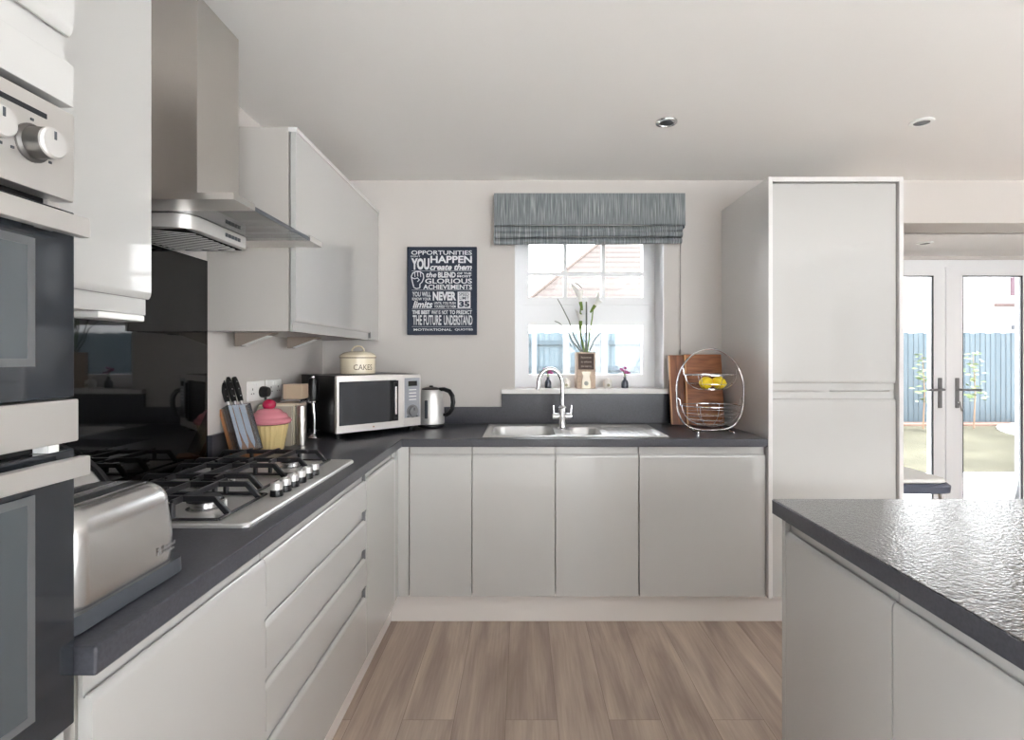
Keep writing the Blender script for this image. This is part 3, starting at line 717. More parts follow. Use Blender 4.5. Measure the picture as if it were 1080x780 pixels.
# cupcake jar
M_YEL = pmat('yellow_glaze', srgb(232, 208, 150), .2, coat=.5)
M_PINK = pmat('pink_glaze', srgb(222, 140, 152), .2, coat=.5)
M_RED = pmat('red_glaze', srgb(176, 30, 70), .15, coat=.6)
cj = thing('cupcake_jar', 'ceramic cupcake shaped jar with yellow fluted base, pink icing lid and red cherry', 'jar', (-1.06, 2.25, WT1+.0005))
cj.scale = (1.06, 1.06, 1.04)
MB().lathe([(.05, 0), (.053, .004), (.07, .1), (.071, .104), (.062, .104)], 96, ripple=lambda i, z: 1+.022*math.cos(i/96*2*math.pi*24)).build('fluted_base', M_YEL, cj)
lid = MB().lathe([(.066, .1042), (.079, .108), (.083, .116), (.08, .125), (.07, .132), (.068, .138), (.062, .146), (.05, .152), (.047, .157), (.04, .163), (.026, .167), (0, .169)], 40).build('icing_lid', M_PINK, cj)
MB().ball((0, 0, .182), .026, 1, 1, .85, 20).build('cherry_knob', M_RED, lid)

# sockets on the hob wall
def socket(y, label, plug):
    s = thing('wall_socket', label, 'socket', (XL, y, 1.15), R(90), group='white double sockets above the worktop')
    pl = MB().box(-.073, .073, -.009, 0, -.043, .043, .003).build('faceplate', M_WHITE, s)
    m = MB()
    for c in (-.036, .036):
        m.box(c-.003, c+.003, -.0095, -.0085, .004, .013); m.box(c-.013, c-.006, -.0095, -.0085, -.013, -.008); m.box(c+.006, c+.013, -.0095, -.0085, -.013, -.008)
    m.build('pin_slot', M_DARKGREY, pl, smooth=0)
    for c in (-.012, .012): MB().box(c-.006, c+.006, -.013, -.008, .018, .034, .0015).build('rocker_switch', M_WHITE, pl)
socket(2.36, 'white double wall socket with the black plug, above the cupcake jar', True)
socket(2.53, 'white double wall socket nearer the microwave, no plug in it', False)
pg = thing('power_plug', 'black round plug with cable in the wall socket above the cupcake jar', 'plug', (XL+.0095, 2.40, 1.143))
MB().lathe([(.024, 0), (.026, .006), (.025, .02), (.02, .034), (0, .036)], 24, (0, 0, 0), Matrix.Rotation(R(90), 4, 'Y')).build('plug_body', M_BLACK, pg)
MB().tube([(.018, 0, -.015), (.02, 0, -.05), (.018, 0, -.09), (.017, .01, -.13), (.015, .06, -.134)], .006, 8).build('cable', M_BLACK, pg)

# books and storage tins
def book(x, y, w, d, h, col, label, rz):
    t = thing('cookbook', label, 'book', (x, y, WT1+.0005), rz, 'cookbooks beside the cupcake jar')
    c = pmat('book_cover_%d_%d_%d' % col, srgb(*col), .45)
    MB().box(-d/2, d/2, -w/2, -w/2+.002, 0, h).box(-d/2, d/2, w/2-.002, w/2, 0, h).box(-d/2, -d/2+.0025, -w/2+.0005, w/2-.0005, 0, h).build('cover', c, t, smooth=0)
    MB().box(-d/2+.003, d/2-.004, -w/2+.0022, w/2-.0022, .003, h-.003).build('pages', M_PAGES, t, smooth=0)
M_PAGES = pmat('paper_pages', srgb(232, 226, 212), .8, noise=(300, .12, (1, 20, 1)))
yy = 2.345
for w, h, col, l in ((.016, .172, (178, 170, 156), 'thin grey beige cookbook standing next to the cupcake jar'), (.02, .178, (226, 218, 200), 'cream cookbook second from the cupcake jar'),
                     (.018, .17, (118, 122, 104), 'dull green cookbook standing between two pale ones'), (.024, .18, (214, 200, 178), 'beige cookbook, the last before the tall tin'), ):
    book(-1.083, yy+w/2, w, .15, h, col, l, 0); yy += w+.0015
tag(MB().lathe([(.0, 0), (.019, 0), (.021, .003), (.021, .172), (.018, .176), (.0, .177)], 28, (-.974, 2.37, WT1+.0005)).build('steel_canister', M_STEEL), 'slim brushed steel canister in front of the cookbooks', 'canister')
M_BEIGE = pmat('beige_tin', srgb(204, 190, 174), .4)
t = thing('storage_tin', 'tall pale square storage tin standing between the cookbooks and the microwave', 'tin', (-1.07, 2.515, WT1+.0005))
MB().box(-.045, .045, -.04, .04, 0, .175, .004).build('body', M_BEIGE, t); MB().box(-.047, .047, -.042, .042, .1755, .194, .004).build('lid', M_SATIN, t)
t = thing('spice_box', 'small beige box with dark end resting on the tall storage tin', 'box', (-1.06, 2.515, WT1+.195))
MB().box(-.045, .045, -.036, .036, 0, .068, .003).build('body', pmat('kraft_card', srgb(190, 168, 144), .7), t); MB().box(-.05, -.0452, -.0355, .0355, .0005, .0675, .0015).build('dark_end', M_DARKGREY, t)

# hand blender
t = thing('hand_blender', 'black hand blender with chrome shaft standing upright on its foot beside the microwave', 'blender', (-.995, 2.572, WT1+.0005))
MB().lathe([(.03, 0), (.031, .004), (.027, .012), (.012, .022), (.009, .03)], 24).build('blade_guard', M_CHROME, t)
MB().tube([(0, 0, .028), (0, 0, .1), (-.003, 0, .13), (-.006, 0, .175)], .0075, 12).build('shaft', M_CHROME, t)
MB().lathe([(.012, .168), (.021, .175), (.022, .18), (.025, .2), (.024, .26), (.02, .285), (.012, .29)], 24, (-.006, 0, 0)).build('motor_grip', M_BLACK, t)
MB().lathe([(.0235, .172), (.0245, .174), (.0235, .178)], 24, (-.006, 0, 0)).build('collar_ring', M_CHROME, t)
MB().lathe([(.009, .2895), (.009, .295), (0, .296)], 16, (-.006, 0, 0)).build('speed_button', M_SATIN, t)

# ------------------------------------------------------------------ microwave, cake tin, kettle
mw = thing('microwave_oven', 'stainless steel microwave with mirrored door standing diagonally in the corner', 'microwave', (-.864, 2.500, WT1), R(45))
MWW, MWD, MZ0, MZ1 = .465, .395, .03, .3
MB().box(0, MWW, .02, MWD, MZ0, MZ1, .003).build('casing', M_BLACK, mw)
M_MIRROR = pmat('mirror_glass', srgb(70, 74, 80), .03, .9)
dm = MB(); dm.holes('y', 0, .0195, [0.0, .012, .318, .358], [MZ0+.001, MZ0+.035, MZ1-.028, MZ1-.001], lambda i, j: i == 1 and j == 1)
d = dm.build('door', M_STEEL_H, mw, smooth=0)
MB().box(.0122, .3178, .002, .018, MZ0+.0352, MZ1-.0282).build('mirror_window', M_MIRROR, d, smooth=0)
MB().box(.284, .287, -.001, .002, MZ0+.04, MZ1-.03).build('window_edge', M_BLACK, d, smooth=0)
MB().box(.296, .32, -.014, -.004, MZ0+.05, MZ1-.04, .003).box(.288, .328, -.004, .003, MZ0+.036, MZ1-.03, .001).build('door_handle', M_BLACK, d)
MB().box(.303, .313, -.0155, -.0138, MZ0+.07, MZ1-.06, .001).build('handle_inlay', M_SATIN, d)
MB().lathe([(.004, 0), (.004, .0012)], 12, (.19, 0, MZ0+.018), Matrix.Rotation(R(90), 4, 'X')).build('logo_dot', pmat('logo_bronze', srgb(160, 120, 90), .4), d)
cp = MB().box(.36, MWW, 0, .0195, MZ0+.001, MZ1-.001, .002).build('control_panel', M_STEEL_H, mw)
MB().box(.366, .458, -.0015, .001, MZ0+.045, MZ1-.02, .001).build('fascia', pmat('fascia_grey', srgb(160, 164, 172), .35, .6), cp)
MB().box(.387, .441, -.003, -.001, MZ1-.062, MZ1-.036, .001).build('display', M_BLACKGLASS, cp)
m = MB()
for k in range(4): m.box(.392, .435, -.004, -.001, MZ1-.083-k*.017, MZ1-.079-k*.017)
m.build('button', M_WHITE, cp, smooth=0)
MB().lathe([(.034, 0), (.034, .003), (.026, .004), (.024, .016), (.02, .018), (0, .018)], 32, (.412, -.0015, MZ0+.078), Matrix.Rotation(R(90), 4, 'X')).build('dial', M_MIDGREY, cp)
MB().box(.41, .414, -.0215, -.0185, MZ0+.083, MZ0+.097).build('dial_pointer', M_BLACK, cp, smooth=0)
MB().box(.38, .445, -.003, -.001, MZ0+.047, MZ0+.055, .0005).build('start_button', M_DARKGREY, cp)
for x, y in ((.03, .05), (.435, .05), (.03, .36), (.435, .36)): MB().lathe([(.014, 0.0005), (.016, .0305)], 16, (x, y, 0)).build('foot', M_BLACK, mw)

ct = thing('cake_tin', 'round cream enamel lidded cake tin on top of the microwave', 'cake tin', (-.858, 2.806, WT1+.3005))
MB().lathe([(.083, 0), (.088, .003), (.089, .082), (.086, .084)], 40).build('body', M_CREAM, ct)
M_BROWN = pmat('brown_trim', srgb(120, 100, 78), .5)
MB().lathe([(.0885, .082), (.0925, .083), (.0925, .087), (.0885, .0885)], 40).build('rim', M_BROWN, ct)
lid = MB().lathe([(.0925, .0872), (.0925, .094), (.088, .1), (.07, .111), (.04, .117), (0, .118)], 40).build('lid', M_CREAM, ct)
MB().tube([(-.032, .0, .113), (-.03, 0, .128), (-.018, 0, .141), (0, 0, .145), (.018, 0, .141), (.03, 0, .128), (.032, 0, .113)], .0045, 8).build('lid_handle', M_CREAM, lid)
m = MB(); m.text('CAKES', -.05, .05, .022, .05, 0, bold=.005)
bmesh.ops.subdivide_edges(m.bm, edges=m.bm.edges, cuts=2)
for v in m.bm.verts:
    a = v.co.x/.0895; v.co = Vector((.0897*math.sin(a), -.0897*math.cos(a), v.co.z))
m.xf(Matrix.Rotation(R(35), 4, 'Z'))
m.build('lettering', M_BROWN, ct, smooth=0)

kt = thing('electric_kettle', 'brushed steel jug kettle with black handle between microwave and window wall', 'kettle', (-.512, 3.015, WT1+.0005))
MB().lathe([(.072, 0), (.074, .004), (.073, .012), (.068, .014)], 36).build('power_base', M_BLACK, kt)
MB().lathe([(.069, .0145), (.074, .018), (.0745, .03), (.072, .1), (.066, .17), (.058, .2), (.052, .206)], 40).prism([(-.052, .165), (-.078, .2), (-.05, .202)], -.02, .02, 'y').build('jug', M_HOB, kt)
MB().lathe([(.053, .2062), (.05, .213), (.03, .219), (.012, .22), (.01, .228), (0, .229)], 32).build('lid', M_BLACK, kt)
MB().tube([(.045, -.01, .207), (.075, -.015, .208), (.105, -.018, .197), (.122, -.02, .17), (.126, -.02, .135), (.12, -.02, .1), (.104, -.018, .075), (.085, -.015, .065), (.07, -.012, .066)], .011, 10,
          radii=[.010, .012, .013, .0135, .013, .0125, .012, .011, .009]).build('handle', M_BLACK, kt)
MB().box(-.009, .009, -.076, -.066, .05, .15, .003).xf(Matrix.Rotation(R(-12), 4, 'Z')).build('water_gauge', M_DARKGREY, kt)

# ------------------------------------------------------------------ chopping boards, fruit basket, lemons
def board(x0, x1, h, y, th, col, label, tilt):
    t = thing('chopping_board', label, 'chopping board', ((x0+x1)/2, y, WT1+.001), rot=(R(tilt), 0, 0), group='chopping boards leaning by the tall cupboard')
    w = x1-x0
    MB().box(-w/2, w/2, -th, 0, 0, h, .004).build('board', col, t)
    return t
M_B1 = wood('walnut_board', srgb(96, 54, 32), srgb(158, 96, 60), 7, (6, 1, .7), .45)
M_B2 = wood('teak_board', srgb(110, 62, 36), srgb(172, 108, 66), 8, (.8, 1, 7), .45)
tb = board(.842, 1.142, .40, 3.066, .022, M_B1, 'large brown chopping board leaning on the wall behind the fruit basket', -8.5)
MB().box(-.1495, -.1405, -.0225, .0005, .004, .396, .001).build('edge_strip', wood('pale_edge', srgb(198, 146, 100), srgb(222, 176, 130), 9, (1, 1, .3)), tb)
tb = board(.926, 1.14, .405, 3.0405, .018, M_B2, 'smaller reddish chopping board in front of the large one', -8.5)
MB().box(-.1065, -.0975, -.0185, .0005, .004, .401, .001).build('edge_strip', MATS['pale_edge'], tb)

BX, BY = .983, 2.815
fb = thing('fruit_basket', 'two tier chrome wire fruit basket with oval frame on the worktop', 'fruit basket', (BX, BY, WT1))
pts = []
for i in range(64):
    a = 2*math.pi*i/64; c, s = math.cos(a), math.sin(a)
    n = 2.0 if s > 0 else 3.2
    k = (abs(c)**n+abs(s)**n)**(-1/n)
    pts.append((.176*k*c, 0, .218+(.213 if s > 0 else .2125)*k*s))
MB().tube(pts, .0045, 8, True).build('oval_frame', M_CHROME, fb)
MB().tube([(-.09, .1, .006), (-.09, -.09, .006)], .004, 8).tube([(.09, .1, .006), (.09, -.09, .006)], .004, 8).build('foot_bar', M_CHROME, fb)
def wire_bowl(zc, r, depth, name, nr):
    m = MB()
    for k in range(nr):
        u = k/(nr-.4); rr = r*math.cos(u*math.pi/2)**.75; z = zc-depth*math.sin(u*math.pi/2)
        m.tube([(rr*math.cos(2*math.pi*i/40), rr*.8*math.sin(2*math.pi*i/40), z) for i in range(40)], .0026 if k == 0 else .0013, 6, True)
    for j in range(8):
        a = 2*math.pi*(j+.25)/8
        m.tube([(r*math.cos(u*math.pi/2)**.75*math.cos(a), r*.8*math.cos(u*math.pi/2)**.75*math.sin(a), zc-depth*math.sin(u*math.pi/2)) for u in [q/8*(nr-1)/(nr-.4) for q in range(9)]], .0013, 6)
    for s in (-1, 1): m.tube([(s*r, 0, zc), (s*(r+.004), 0, zc+.03), (s*.176*math.sqrt(max(0, 1-((zc+.04-.218)/.213)**2)), 0, zc+.04)], .0025, 6)
    m.build(name, M_CHROME, fb)
wire_bowl(.295, .137, .08, 'upper_bowl', 3); wire_bowl(.135, .155, .105, 'lower_bowl', 5)
M_LEMON = pmat('lemon_skin', srgb(240, 208, 40), .4, bump=(120, .2, .002))
for x, y, rz, l in ((-.034, -.035, 20, 'yellow lemon in the upper bowl, on the window side'), (.033, -.033, 155, 'yellow lemon in the upper bowl, on the tall cupboard side')):
    t = thing('lemon', l, 'lemon', (BX+x, BY+y, WT1+.295-.040), group='lemons in the fruit basket')
    MB().lathe([(0, -.04), (.005, -.0385), (.01, -.035), (.022, -.027), (.03, -.014), (.0325, 0), (.03, .014), (.021, .028), (.009, .036), (.004, .0395), (0, .0405)], 24, (0, 0, 0), Matrix.Rotation(R(rz), 4, 'Z') @ Matrix.Rotation(R(80), 4, 'Y')).build('fruit', M_LEMON, t)
    MB().lathe([(.004, 0), (.003, .003), (0, .004)], 8, (0, 0, 0), Matrix.Rotation(R(rz), 4, 'Z') @ Matrix.Rotation(R(80), 4, 'Y') @ Matrix.Translation((0, 0, .0405))).build('stem_scar', pmat('stem_green', srgb(110, 110, 40), .7), t)

# ------------------------------------------------------------------ roman blind
t = thing('roman_blind', 'grey striped fabric roman blind raised above the kitchen window', 'blind', (.387, YB, 2.243))
bw = 1.1
MB().box(-bw/2+.004, bw/2-.004, -.05, -.001, -.045, -.004).build('headrail', M_WHITE, t, smooth=0)
def sag(x, k): return .012*math.cos(x/bw*math.pi)*k
def fold(z0, z1, y0, bulge, sg, n=10, x0=-bw/2, x1=bw/2):
    """one soft horizontal pleat: outline in YZ swept along X with a slight droop"""
    rings = []
    for i in range(25):
        x = x0+(x1-x0)*i/24; d = sag(x, sg); tl = .006*(x/bw)
        ring = []
        for k in range(n+1):
            u = k/n; z = z0+(z1-z0)*u; ring.append((x, y0-bulge*math.sin(math.pi*u)**.7, z-d*(.3+.7*u)+tl))
        for k in range(n, -1, -1):
            u = k/n; z = z0+(z1-z0)*u; ring.append((x, y0+.006, z-d*(.3+.7*u)+tl))
        rings.append(ring)
    return MB().loft(rings)
def pleat(z0, z1, y0, y1, sg, dx, name):
    """a hanging pleat: pinched in at its top, bellied out at its lower edge, drooping along X"""
    rings = []
    for i in range(33):
        x = -bw/2+dx+(bw-.02)*i/32; d = sag(x, sg)+.007*(x/bw)*(-1); h = z0-z1
        pr = [(y0, z0), (y0-(y0-y1)*.55, z0-h*.18), (y1-.004, z0-h*.55), (y1, z0-h*.85), (y1+.008, z1), (y1+.022, z1+.004), (y0+.012, z0-h*.5)]
        rings.append([(x, y, z-d*(1 if k not in (0,) else .5)) for k, (y, z) in enumerate(pr)])
    return MB().loft(rings).build(name, M_FABRIC, t, smooth=70)
pleat(-.182, -.226, -.052, -.082, .9, .002, 'fold')
pleat(-.214, -.262, -.05, -.088, -.5, .0, 'fold')
pleat(-.25, -.296, -.045, -.08, .3, -.002, 'fold')
rings = []
for i in range(25):
    x = -bw/2+bw*i/24; s = sag(x, -.55)
    rings.append([(x, -.052, 0), (x, -.066, -.002), (x, -.07, -.09), (x, -.072, -.186-s), (x, -.068, -.19-s), (x, -.062, -.186-s), (x, -.06, -.09)])
MB().loft(rings).build('fabric_front', M_FABRIC, t, smooth=40)
MB().box(bw/2-.004, bw/2, -.06, -.001, -.2, -.003).box(-bw/2, -bw/2+.004, -.06, -.001, -.2, -.003).build('side_return', M_FABRIC, t, smooth=0)
MB().tube([(bw/2-.012, -.015, -.05), (bw/2-.012, -.014, -.9)], .0022, 6).lathe([(.004, 0), (.007, .01), (.004, .03)], 10, (bw/2-.012, -.014, -.93)).build('pull_cord', pmat('cord_grey', srgb(150, 146, 142), .7), t)

# ------------------------------------------------------------------ wall canvas with lettering
PX0, PX1, PZ0, PZ1 = -.672, -.266, 1.427, 1.940
cv = thing('canvas_art', 'navy canvas print with white motivational lettering beside the window', 'wall art', ((PX0+PX1)/2, YB, PZ0))
M_NAVY = pmat('navy_canvas', srgb(38, 47, 64), .75, bump=(400, .1, .001))
MB().box(-.203, .203, -.03, -.0005, 0, .513, .003).build('canvas', M_NAVY, cv)
M_INK = pmat('white_ink', srgb(214, 216, 220), .8)
YI = -.0312
def q(px, py):  # photo position on the canvas -> local x, z
    return (px-430)/73*.406-.203, (1-(py-261)/92)*.513
m = MB()
def T(s, ax, ay, bx, by, **k):
    x0, z1 = q(ax, ay); x1, z0 = q(bx, by); m.text(s, x0, x1, z0, z1, YI, **k)
T('OPPORTUNITIES', 434.5, 265, 498, 269.5, bold=.015)
T("DON'T", 434, 270.3, 444, 272, bold=.01)
T('YOU', 434.5, 273, 453.5, 285.2, bold=.05)
T('HAPPEN', 454.5, 270.5, 498, 278, bold=.03)
T('create them', 454, 279, 498, 285.5, shear=.3, bold=.03)
T('the', 450, 287.5, 461, 293, shear=.3, bold=.02)
T('BLEND', 462.5, 287.5, 481, 293.2, bold=.04)
T('OF THE', 482.5, 287.8, 497.5, 290, bold=.03)
T('MOST', 482.5, 290.7, 497.5, 293, bold=.03)
T('GLORIOUS', 449, 294.2, 498, 299.5, bold=.02)
T('ACHIEVEMENTS', 447, 300.5, 498, 305.5, bold=.025)
T('YOU WILL', 435.5, 308, 455, 313, bold=.02)
T('KNOW YOUR', 435.5, 314, 455, 317, bold=.02)
T('limits', 436, 317.5, 457, 325, shear=.3, bold=.03)
T('NEVER', 457, 308, 481.5, 317.2, bold=.05)
T('UNTIL YOU PUSH', 458.5, 318.5, 481, 321, bold=.02)
T('YOURSELF TO THEM', 458.5, 322, 481, 324.8, bold=.02)
T('THE BEST', 435.5, 327.3, 454, 331.5, bold=.05)
T('WAY IS', 455.5, 327.3, 465, 331.5, bold=.02)
T('NOT', 466.5, 327.3, 473, 331.5, bold=.02)
T('TO PREDICT', 474.5, 327.3, 498, 331.5, bold=.03)
T('THE FUTURE', 436, 332.5, 466, 342.8, bold=.02)
T('UNDERSTAND', 468.5, 332.5, 498.5, 342.8, bold=.02)
T('MOTIVATIONAL', 437, 346.3, 477, 348.8, bold=.02)
T('QUOTES', 480, 346.3, 499, 348.8, bold=.02)
for yv in (344.4, 306.3, 286.3, 326):
    x0, z = q(435, yv); x1, _ = q(498, yv); m.box(x0, x1, YI, YI+.001, z-.0007, z+.0007)
m.build('lettering', M_INK, cv, smooth=0)
# raised fist badge and the square with a number
m = MB()
def P(px, py): x, z = q(px, py); return (x, YI+.0008, z)
m.tube([P(*p) for p in ((437, 303), (435.5, 297), (434.5, 292), (436, 288.5), (440, 286.8), (444, 287.2), (447, 289.5), (447.5, 293.5), (446, 297.5), (443.5, 300), (443.5, 304))], .003, 6)
m.tube([P(*p) for p in ((434.8, 293), (438, 294.5), (441, 293.5), (443, 295.5), (441, 297.5))], .0026, 6)
for a in ((438, 287.6), (441, 287), (444, 287.6)): m.tube([P(*a), P(a[0]+.4, a[1]+5)], .0022, 6)
m.tube([P(*p) for p in ((437, 303.5), (440, 304.8), (443.5, 304))], .0026, 6)
m.build('fist_emblem', M_INK, cv)
x0, z1 = q(483, 308); x1, z0 = q(496.5, 325)
sq = MB().box(x0, x1, YI, YI+.001, z0, z1).build('number_square', M_INK, cv, smooth=0)
m = MB(); YI2 = YI; YI = YI-.0006
T('35', 484.5, 317.5, 495.5, 324, bold=.05); T('SPEED', 484.5, 309, 495, 312.3, bold=.01); T('LIMIT', 485, 313, 495, 316.2, bold=.01)
m.build('number_lettering', M_NAVY, sq, smooth=0)

# ------------------------------------------------------------------ things on the window sill
ZS = 1.1125; YS = 3.235
def sx(px, y=YS): return (px-551)/567*y
M_VASE = pmat('frosted_cream', srgb(232, 222, 206), .35)
v = thing('flower_vase', 'tall cream square vase with a brown woven plaque on the window sill', 'vase', (sx(617), YS, ZS))
MB().loft([[(x, y, z) for x, y in rrect(w, w, .01, 3)] for z, w in ((0, .112), (.004, .114), (.21, .114), (.214, .11))], cap=True).build('body', pmat('jute_beige', srgb(205, 184, 166), .8, noise=(90, .15)), v)
pl = MB().box(-.046, .046, -.063, -.0575, .112, .205, .002).build('plaque', pmat('dark_wicker', srgb(88, 74, 68), .8, bump=(160, .5, .003), noise=(120, .3)), v)
m = MB()
for k, s in enumerate(('home', 'is where', 'the heart is')): m.text(s, -.03, .03, .178-k*.026, .19-k*.026, -.0636, bold=.01)
m.build('plaque_lettering', pmat('pale_ink', srgb(190, 180, 172), .8), pl, smooth=0)
MB().prism([(-.027, 0), (.027, 0), (.026, .04), (.018, .072), (.03, .1), (-.03, .1), (-.018, .072), (-.026, .04)], -.066, -.058, 'y', .002).build('cream_panel', M_CREAM, v)
MB().lathe([(.013, 0), (.013, .002), (.009, .003), (.0, .003)], 24, (0, -.0658, .03), Matrix.Rotation(R(90), 4, 'X')).build('round_emblem', pmat('emblem_grey', srgb(170, 172, 160), .5), v)
M_LEAF = pmat('calla_green', srgb(112, 138, 60), .45); M_STEM = pmat('stem_grey_green', srgb(112, 116, 108), .5); M_PETAL = pmat('calla_white', srgb(244, 244, 240), .5)
fw = thing('artificial_lilies', 'white calla lilies with long bent stems standing in the cream vase', 'flowers', (sx(617), YS, ZS+.2145))
def stem(pts, r, mat=M_STEM, taper=.5): MB().tube(pts, r, 8, radii=[r*(1-(1-taper)*i/(len(pts)-1)) for i in range(len(pts))]).build('stem', mat, fw)
def pxp(px, py, y=0.): return ((px-551)/567*(YS+y)-sx(617), y, EYE+(376-py)/567*(YS+y)-(ZS+.2145))
stem([(-.012, 0, .0), pxp(606, 356), pxp(600, 338), pxp(592, 322, -.01), pxp(588, 315, -.012)], .0045)
stem([(-.02, .01, .0), pxp(604, 360), pxp(598, 347, -.01), pxp(589, 340, -.02), pxp(585, 338.5, -.025)], .0045)
stem([(.0, -.005, 0), pxp(612.5, 352), pxp(612.5, 340), pxp(613, 330)], .004, M_LEAF, .8)
stem([(.006, .005, 0), pxp(618.5, 350), pxp(618.5, 330), pxp(618.5, 318)], .0055, M_STEM, .8)
stem([(.014, 0, 0), pxp(622, 350), pxp(624.5, 336), pxp(625.5, 326)], .0045, M_LEAF, .8)
stem([(.024, .005, 0), pxp(627, 358), pxp(634, 350, -.01), pxp(637, 345, -.015)], .0035)
stem([(-.008, .012, 0), pxp(611, 345, .01), pxp(612.5, 322, .01), pxp(613, 316, .01)], .004, M_LEAF, .8)
def calla(base, tip, w, lip):
    b, tp_ = Vector(base), Vector(tip); d = (tp_-b); L = d.length; d.normalize()
    u = d.cross(Vector((0, 1, 0))).normalized(); n = u.cross(d)
    rings = []
    for i in range(9):
        s = i/8; r = w*(.16+.84*s**1.6)
        ring = []
        for k in range(14):
            a = 2*math.pi*k/14; e = max(0, math.cos(a)) * s**2
            p = b+d*(L*s*(.72+.5*e))+(u*math.cos(a)+n*math.sin(a))*r*(1+.25*e)
            ring.append(p)
        rings.append(ring)
    inner = [[p*1.0-(p-(b+d*(L*i/8*.75)))*.12 for p in rings[i]] for i in (8, 6, 4, 2)]
    f = MB().loft(rings+inner).build('calla_flower', M_PETAL, fw, smooth=60)
    MB().tube([b+d*L*.25, b+d*L*.75], .004, 8).build('spadix', pmat('spadix_yellow', srgb(220, 200, 90), .6), f)
    MB().tube([b-d*.03, b-d*.01, b+d*.022], .006, 8, radii=[.005, .0085, .0105]).build('calyx', M_LEAF, fw)
calla(pxp(613, 322), pxp(609, 302), .03, 1)
calla(pxp(625.5, 325), pxp(634, 312, -.02), .026, 1)
calla(pxp(612.5, 342, -.02), pxp(612, 328, -.03), .026, 1)
stem([pxp(614, 304, -.01), pxp(610, 300, -.012), pxp(606, 298, -.014)], .003)
M_BOTTLE = pmat('smoky_glass', srgb(70, 76, 88), .08, coat=.5)
def bud(px, label, col):
    t = thing('bud_vase', label, 'bud vase', (sx(px), YS, ZS), group='bud vases on the window sill')
    MB().lathe([(.019, 0), (.021, .003), (.021, .03), (.017, .042), (.009, .052), (.009, .064), (.011, .066)], 20).build('bottle', M_BOTTLE, t)
    f = thing('purple_sprig', label.replace('small smoky bottle', 'purple flower sprig standing in the smoky bottle'), 'flowers', (sx(px), YS, ZS+.0665), group='sprigs in the bud vases')
    M_P = pmat('magenta_petal', srgb(186, 90, 150), .6)
    for k in range(7):
        a = k*2.4; r = .003+.002*k; tip = (r*1.9*math.cos(a), r*1.2*math.sin(a), .022+.03*((k*37) % 5)/4)
        MB().tube([(0, 0, -.004), (tip[0]*.4, tip[1]*.4, tip[2]*.6), tip], .0013, 6).build('stalk', M_LEAF, f)
        b = MB()
        for j in range(6):
            an = j*math.pi/3+k; b.ball((tip[0]+.005*math.cos(an), tip[1]+.004*math.sin(an), tip[2]+.004*(j % 2)), .0062, 1, .8, .8, 8)
        b.build('blossom', M_P, f)
bud(578, 'small smoky bottle on the sill behind the tap spout', 1); bud(659, 'small smoky bottle on the sill at the drainer side', 1)
M_CAND = pmat('white_ceramic', srgb(240, 238, 232), .4)
def tea(px, label):
    t = thing('candle_pot', label, 'candle holder', (sx(px), YS, ZS), group='white candle pots on the window sill')
    MB().lathe([(.022, 0), (.026, .004), (.029, .02), (.027, .038), (.021, .05), (.017, .046), (.018, .03), (0, .028)], 24).build('pot', M_CAND, t)
    MB().lathe([(.009, 0), (.009, .0015), (0, .0015)], 16, (0, -.0285, .018), Matrix.Rotation(R(90), 4, 'X')).build('badge', pmat('badge_olive', srgb(170, 166, 140), .6), t)
    MB().lathe([(.012, .029), (.012, .05), (.008, .058), (0, .06)], 16).build('candle', M_CAND, t)
tea(597, 'small white candle pot between the tap and the flower vase'); tea(641, 'small white candle pot between the flower vase and the drainer side bottle')

# ------------------------------------------------------------------ downlights
def downlight(x, y, z, rim, label, tilt):
    t = thing('recessed_downlight', label, 'downlight', (x, y, z), group='ceiling downlights')
    MB().lathe([(.047, -.0005), (.048, -.003), (.046, -.007), (.034, -.009), (.031, -.004), (.031, -.0008)], 32, cap=False).build('bezel', rim, t)
    MB().lathe([(.031, -.006), (.028, -.0075), (.012, -.005), (0, -.0045)], 28, (0, 0, 0), Matrix.Rotation(R(tilt), 4, 'Y')).build('lamp_face', M_DARKGREY, t)
downlight(.635, 2.37, ZC, M_CHROME, 'chrome rimmed ceiling downlight in front of the window', 8)
downlight(1.76, 2.37, ZC, M_WHITE, 'white rimmed ceiling downlight beyond the tall cupboard', 0)
downlight(2.77, 3.70, ZBAY, M_WHITE, 'ceiling downlight in the low bay before the patio doors', 0)

# ------------------------------------------------------------------ chair by the patio doors
ch = thing('dining_chair', 'slate grey chair with sunlit white seat pad and chrome frame before the patio doors', 'chair', (2.29, 3.35, 0))
ch.scale = (1, 1, 1.12)
MB().loft([[(x, y, z) for x, y in rrect(w, d, .07, 6)] for z, w, d in ((.445, .44, .42), (.45, .47, .45), (.485, .475, .455), (.497, .45, .43))]).build('seat', pmat('slate_fabric', srgb(92, 97, 112), .85, bump=(300, .2, .002)), ch)
MB().loft([[(x, y, z) for x, y in rrect(w, d, .07, 6)] for z, w, d in ((.4975, .42, .40), (.503, .44, .42), (.518, .43, .41), (.524, .38, .36))]).build('seat_pad', pmat('sunlit_white_fabric', srgb(236, 235, 232), .9), ch)  # sun on the seat top is put into the pad's white
for sx_, sy_ in ((-1, -1), (-1, 1), (1, -1), (1, 1)):
    MB().tube([(sx_*.18, sy_*.17, .444), (sx_*.21, sy_*.2, .004)], .011, 10).build('leg', M_CHROME, ch)
MB().tube([(.205, .1, .45), (.15, .19, .52), (.05, .235, .56), (-.1, .24, .59), (-.215, .18, .68), (-.235, 0, .72), (-.215, -.18, .68), (-.18, -.21, .46)], .009, 10).build('back_rail', M_CHROME, ch)
MB().tube([(.12, .2, .455), (.02, .23, .575)], .007, 8).build('brace', M_CHROME, ch)

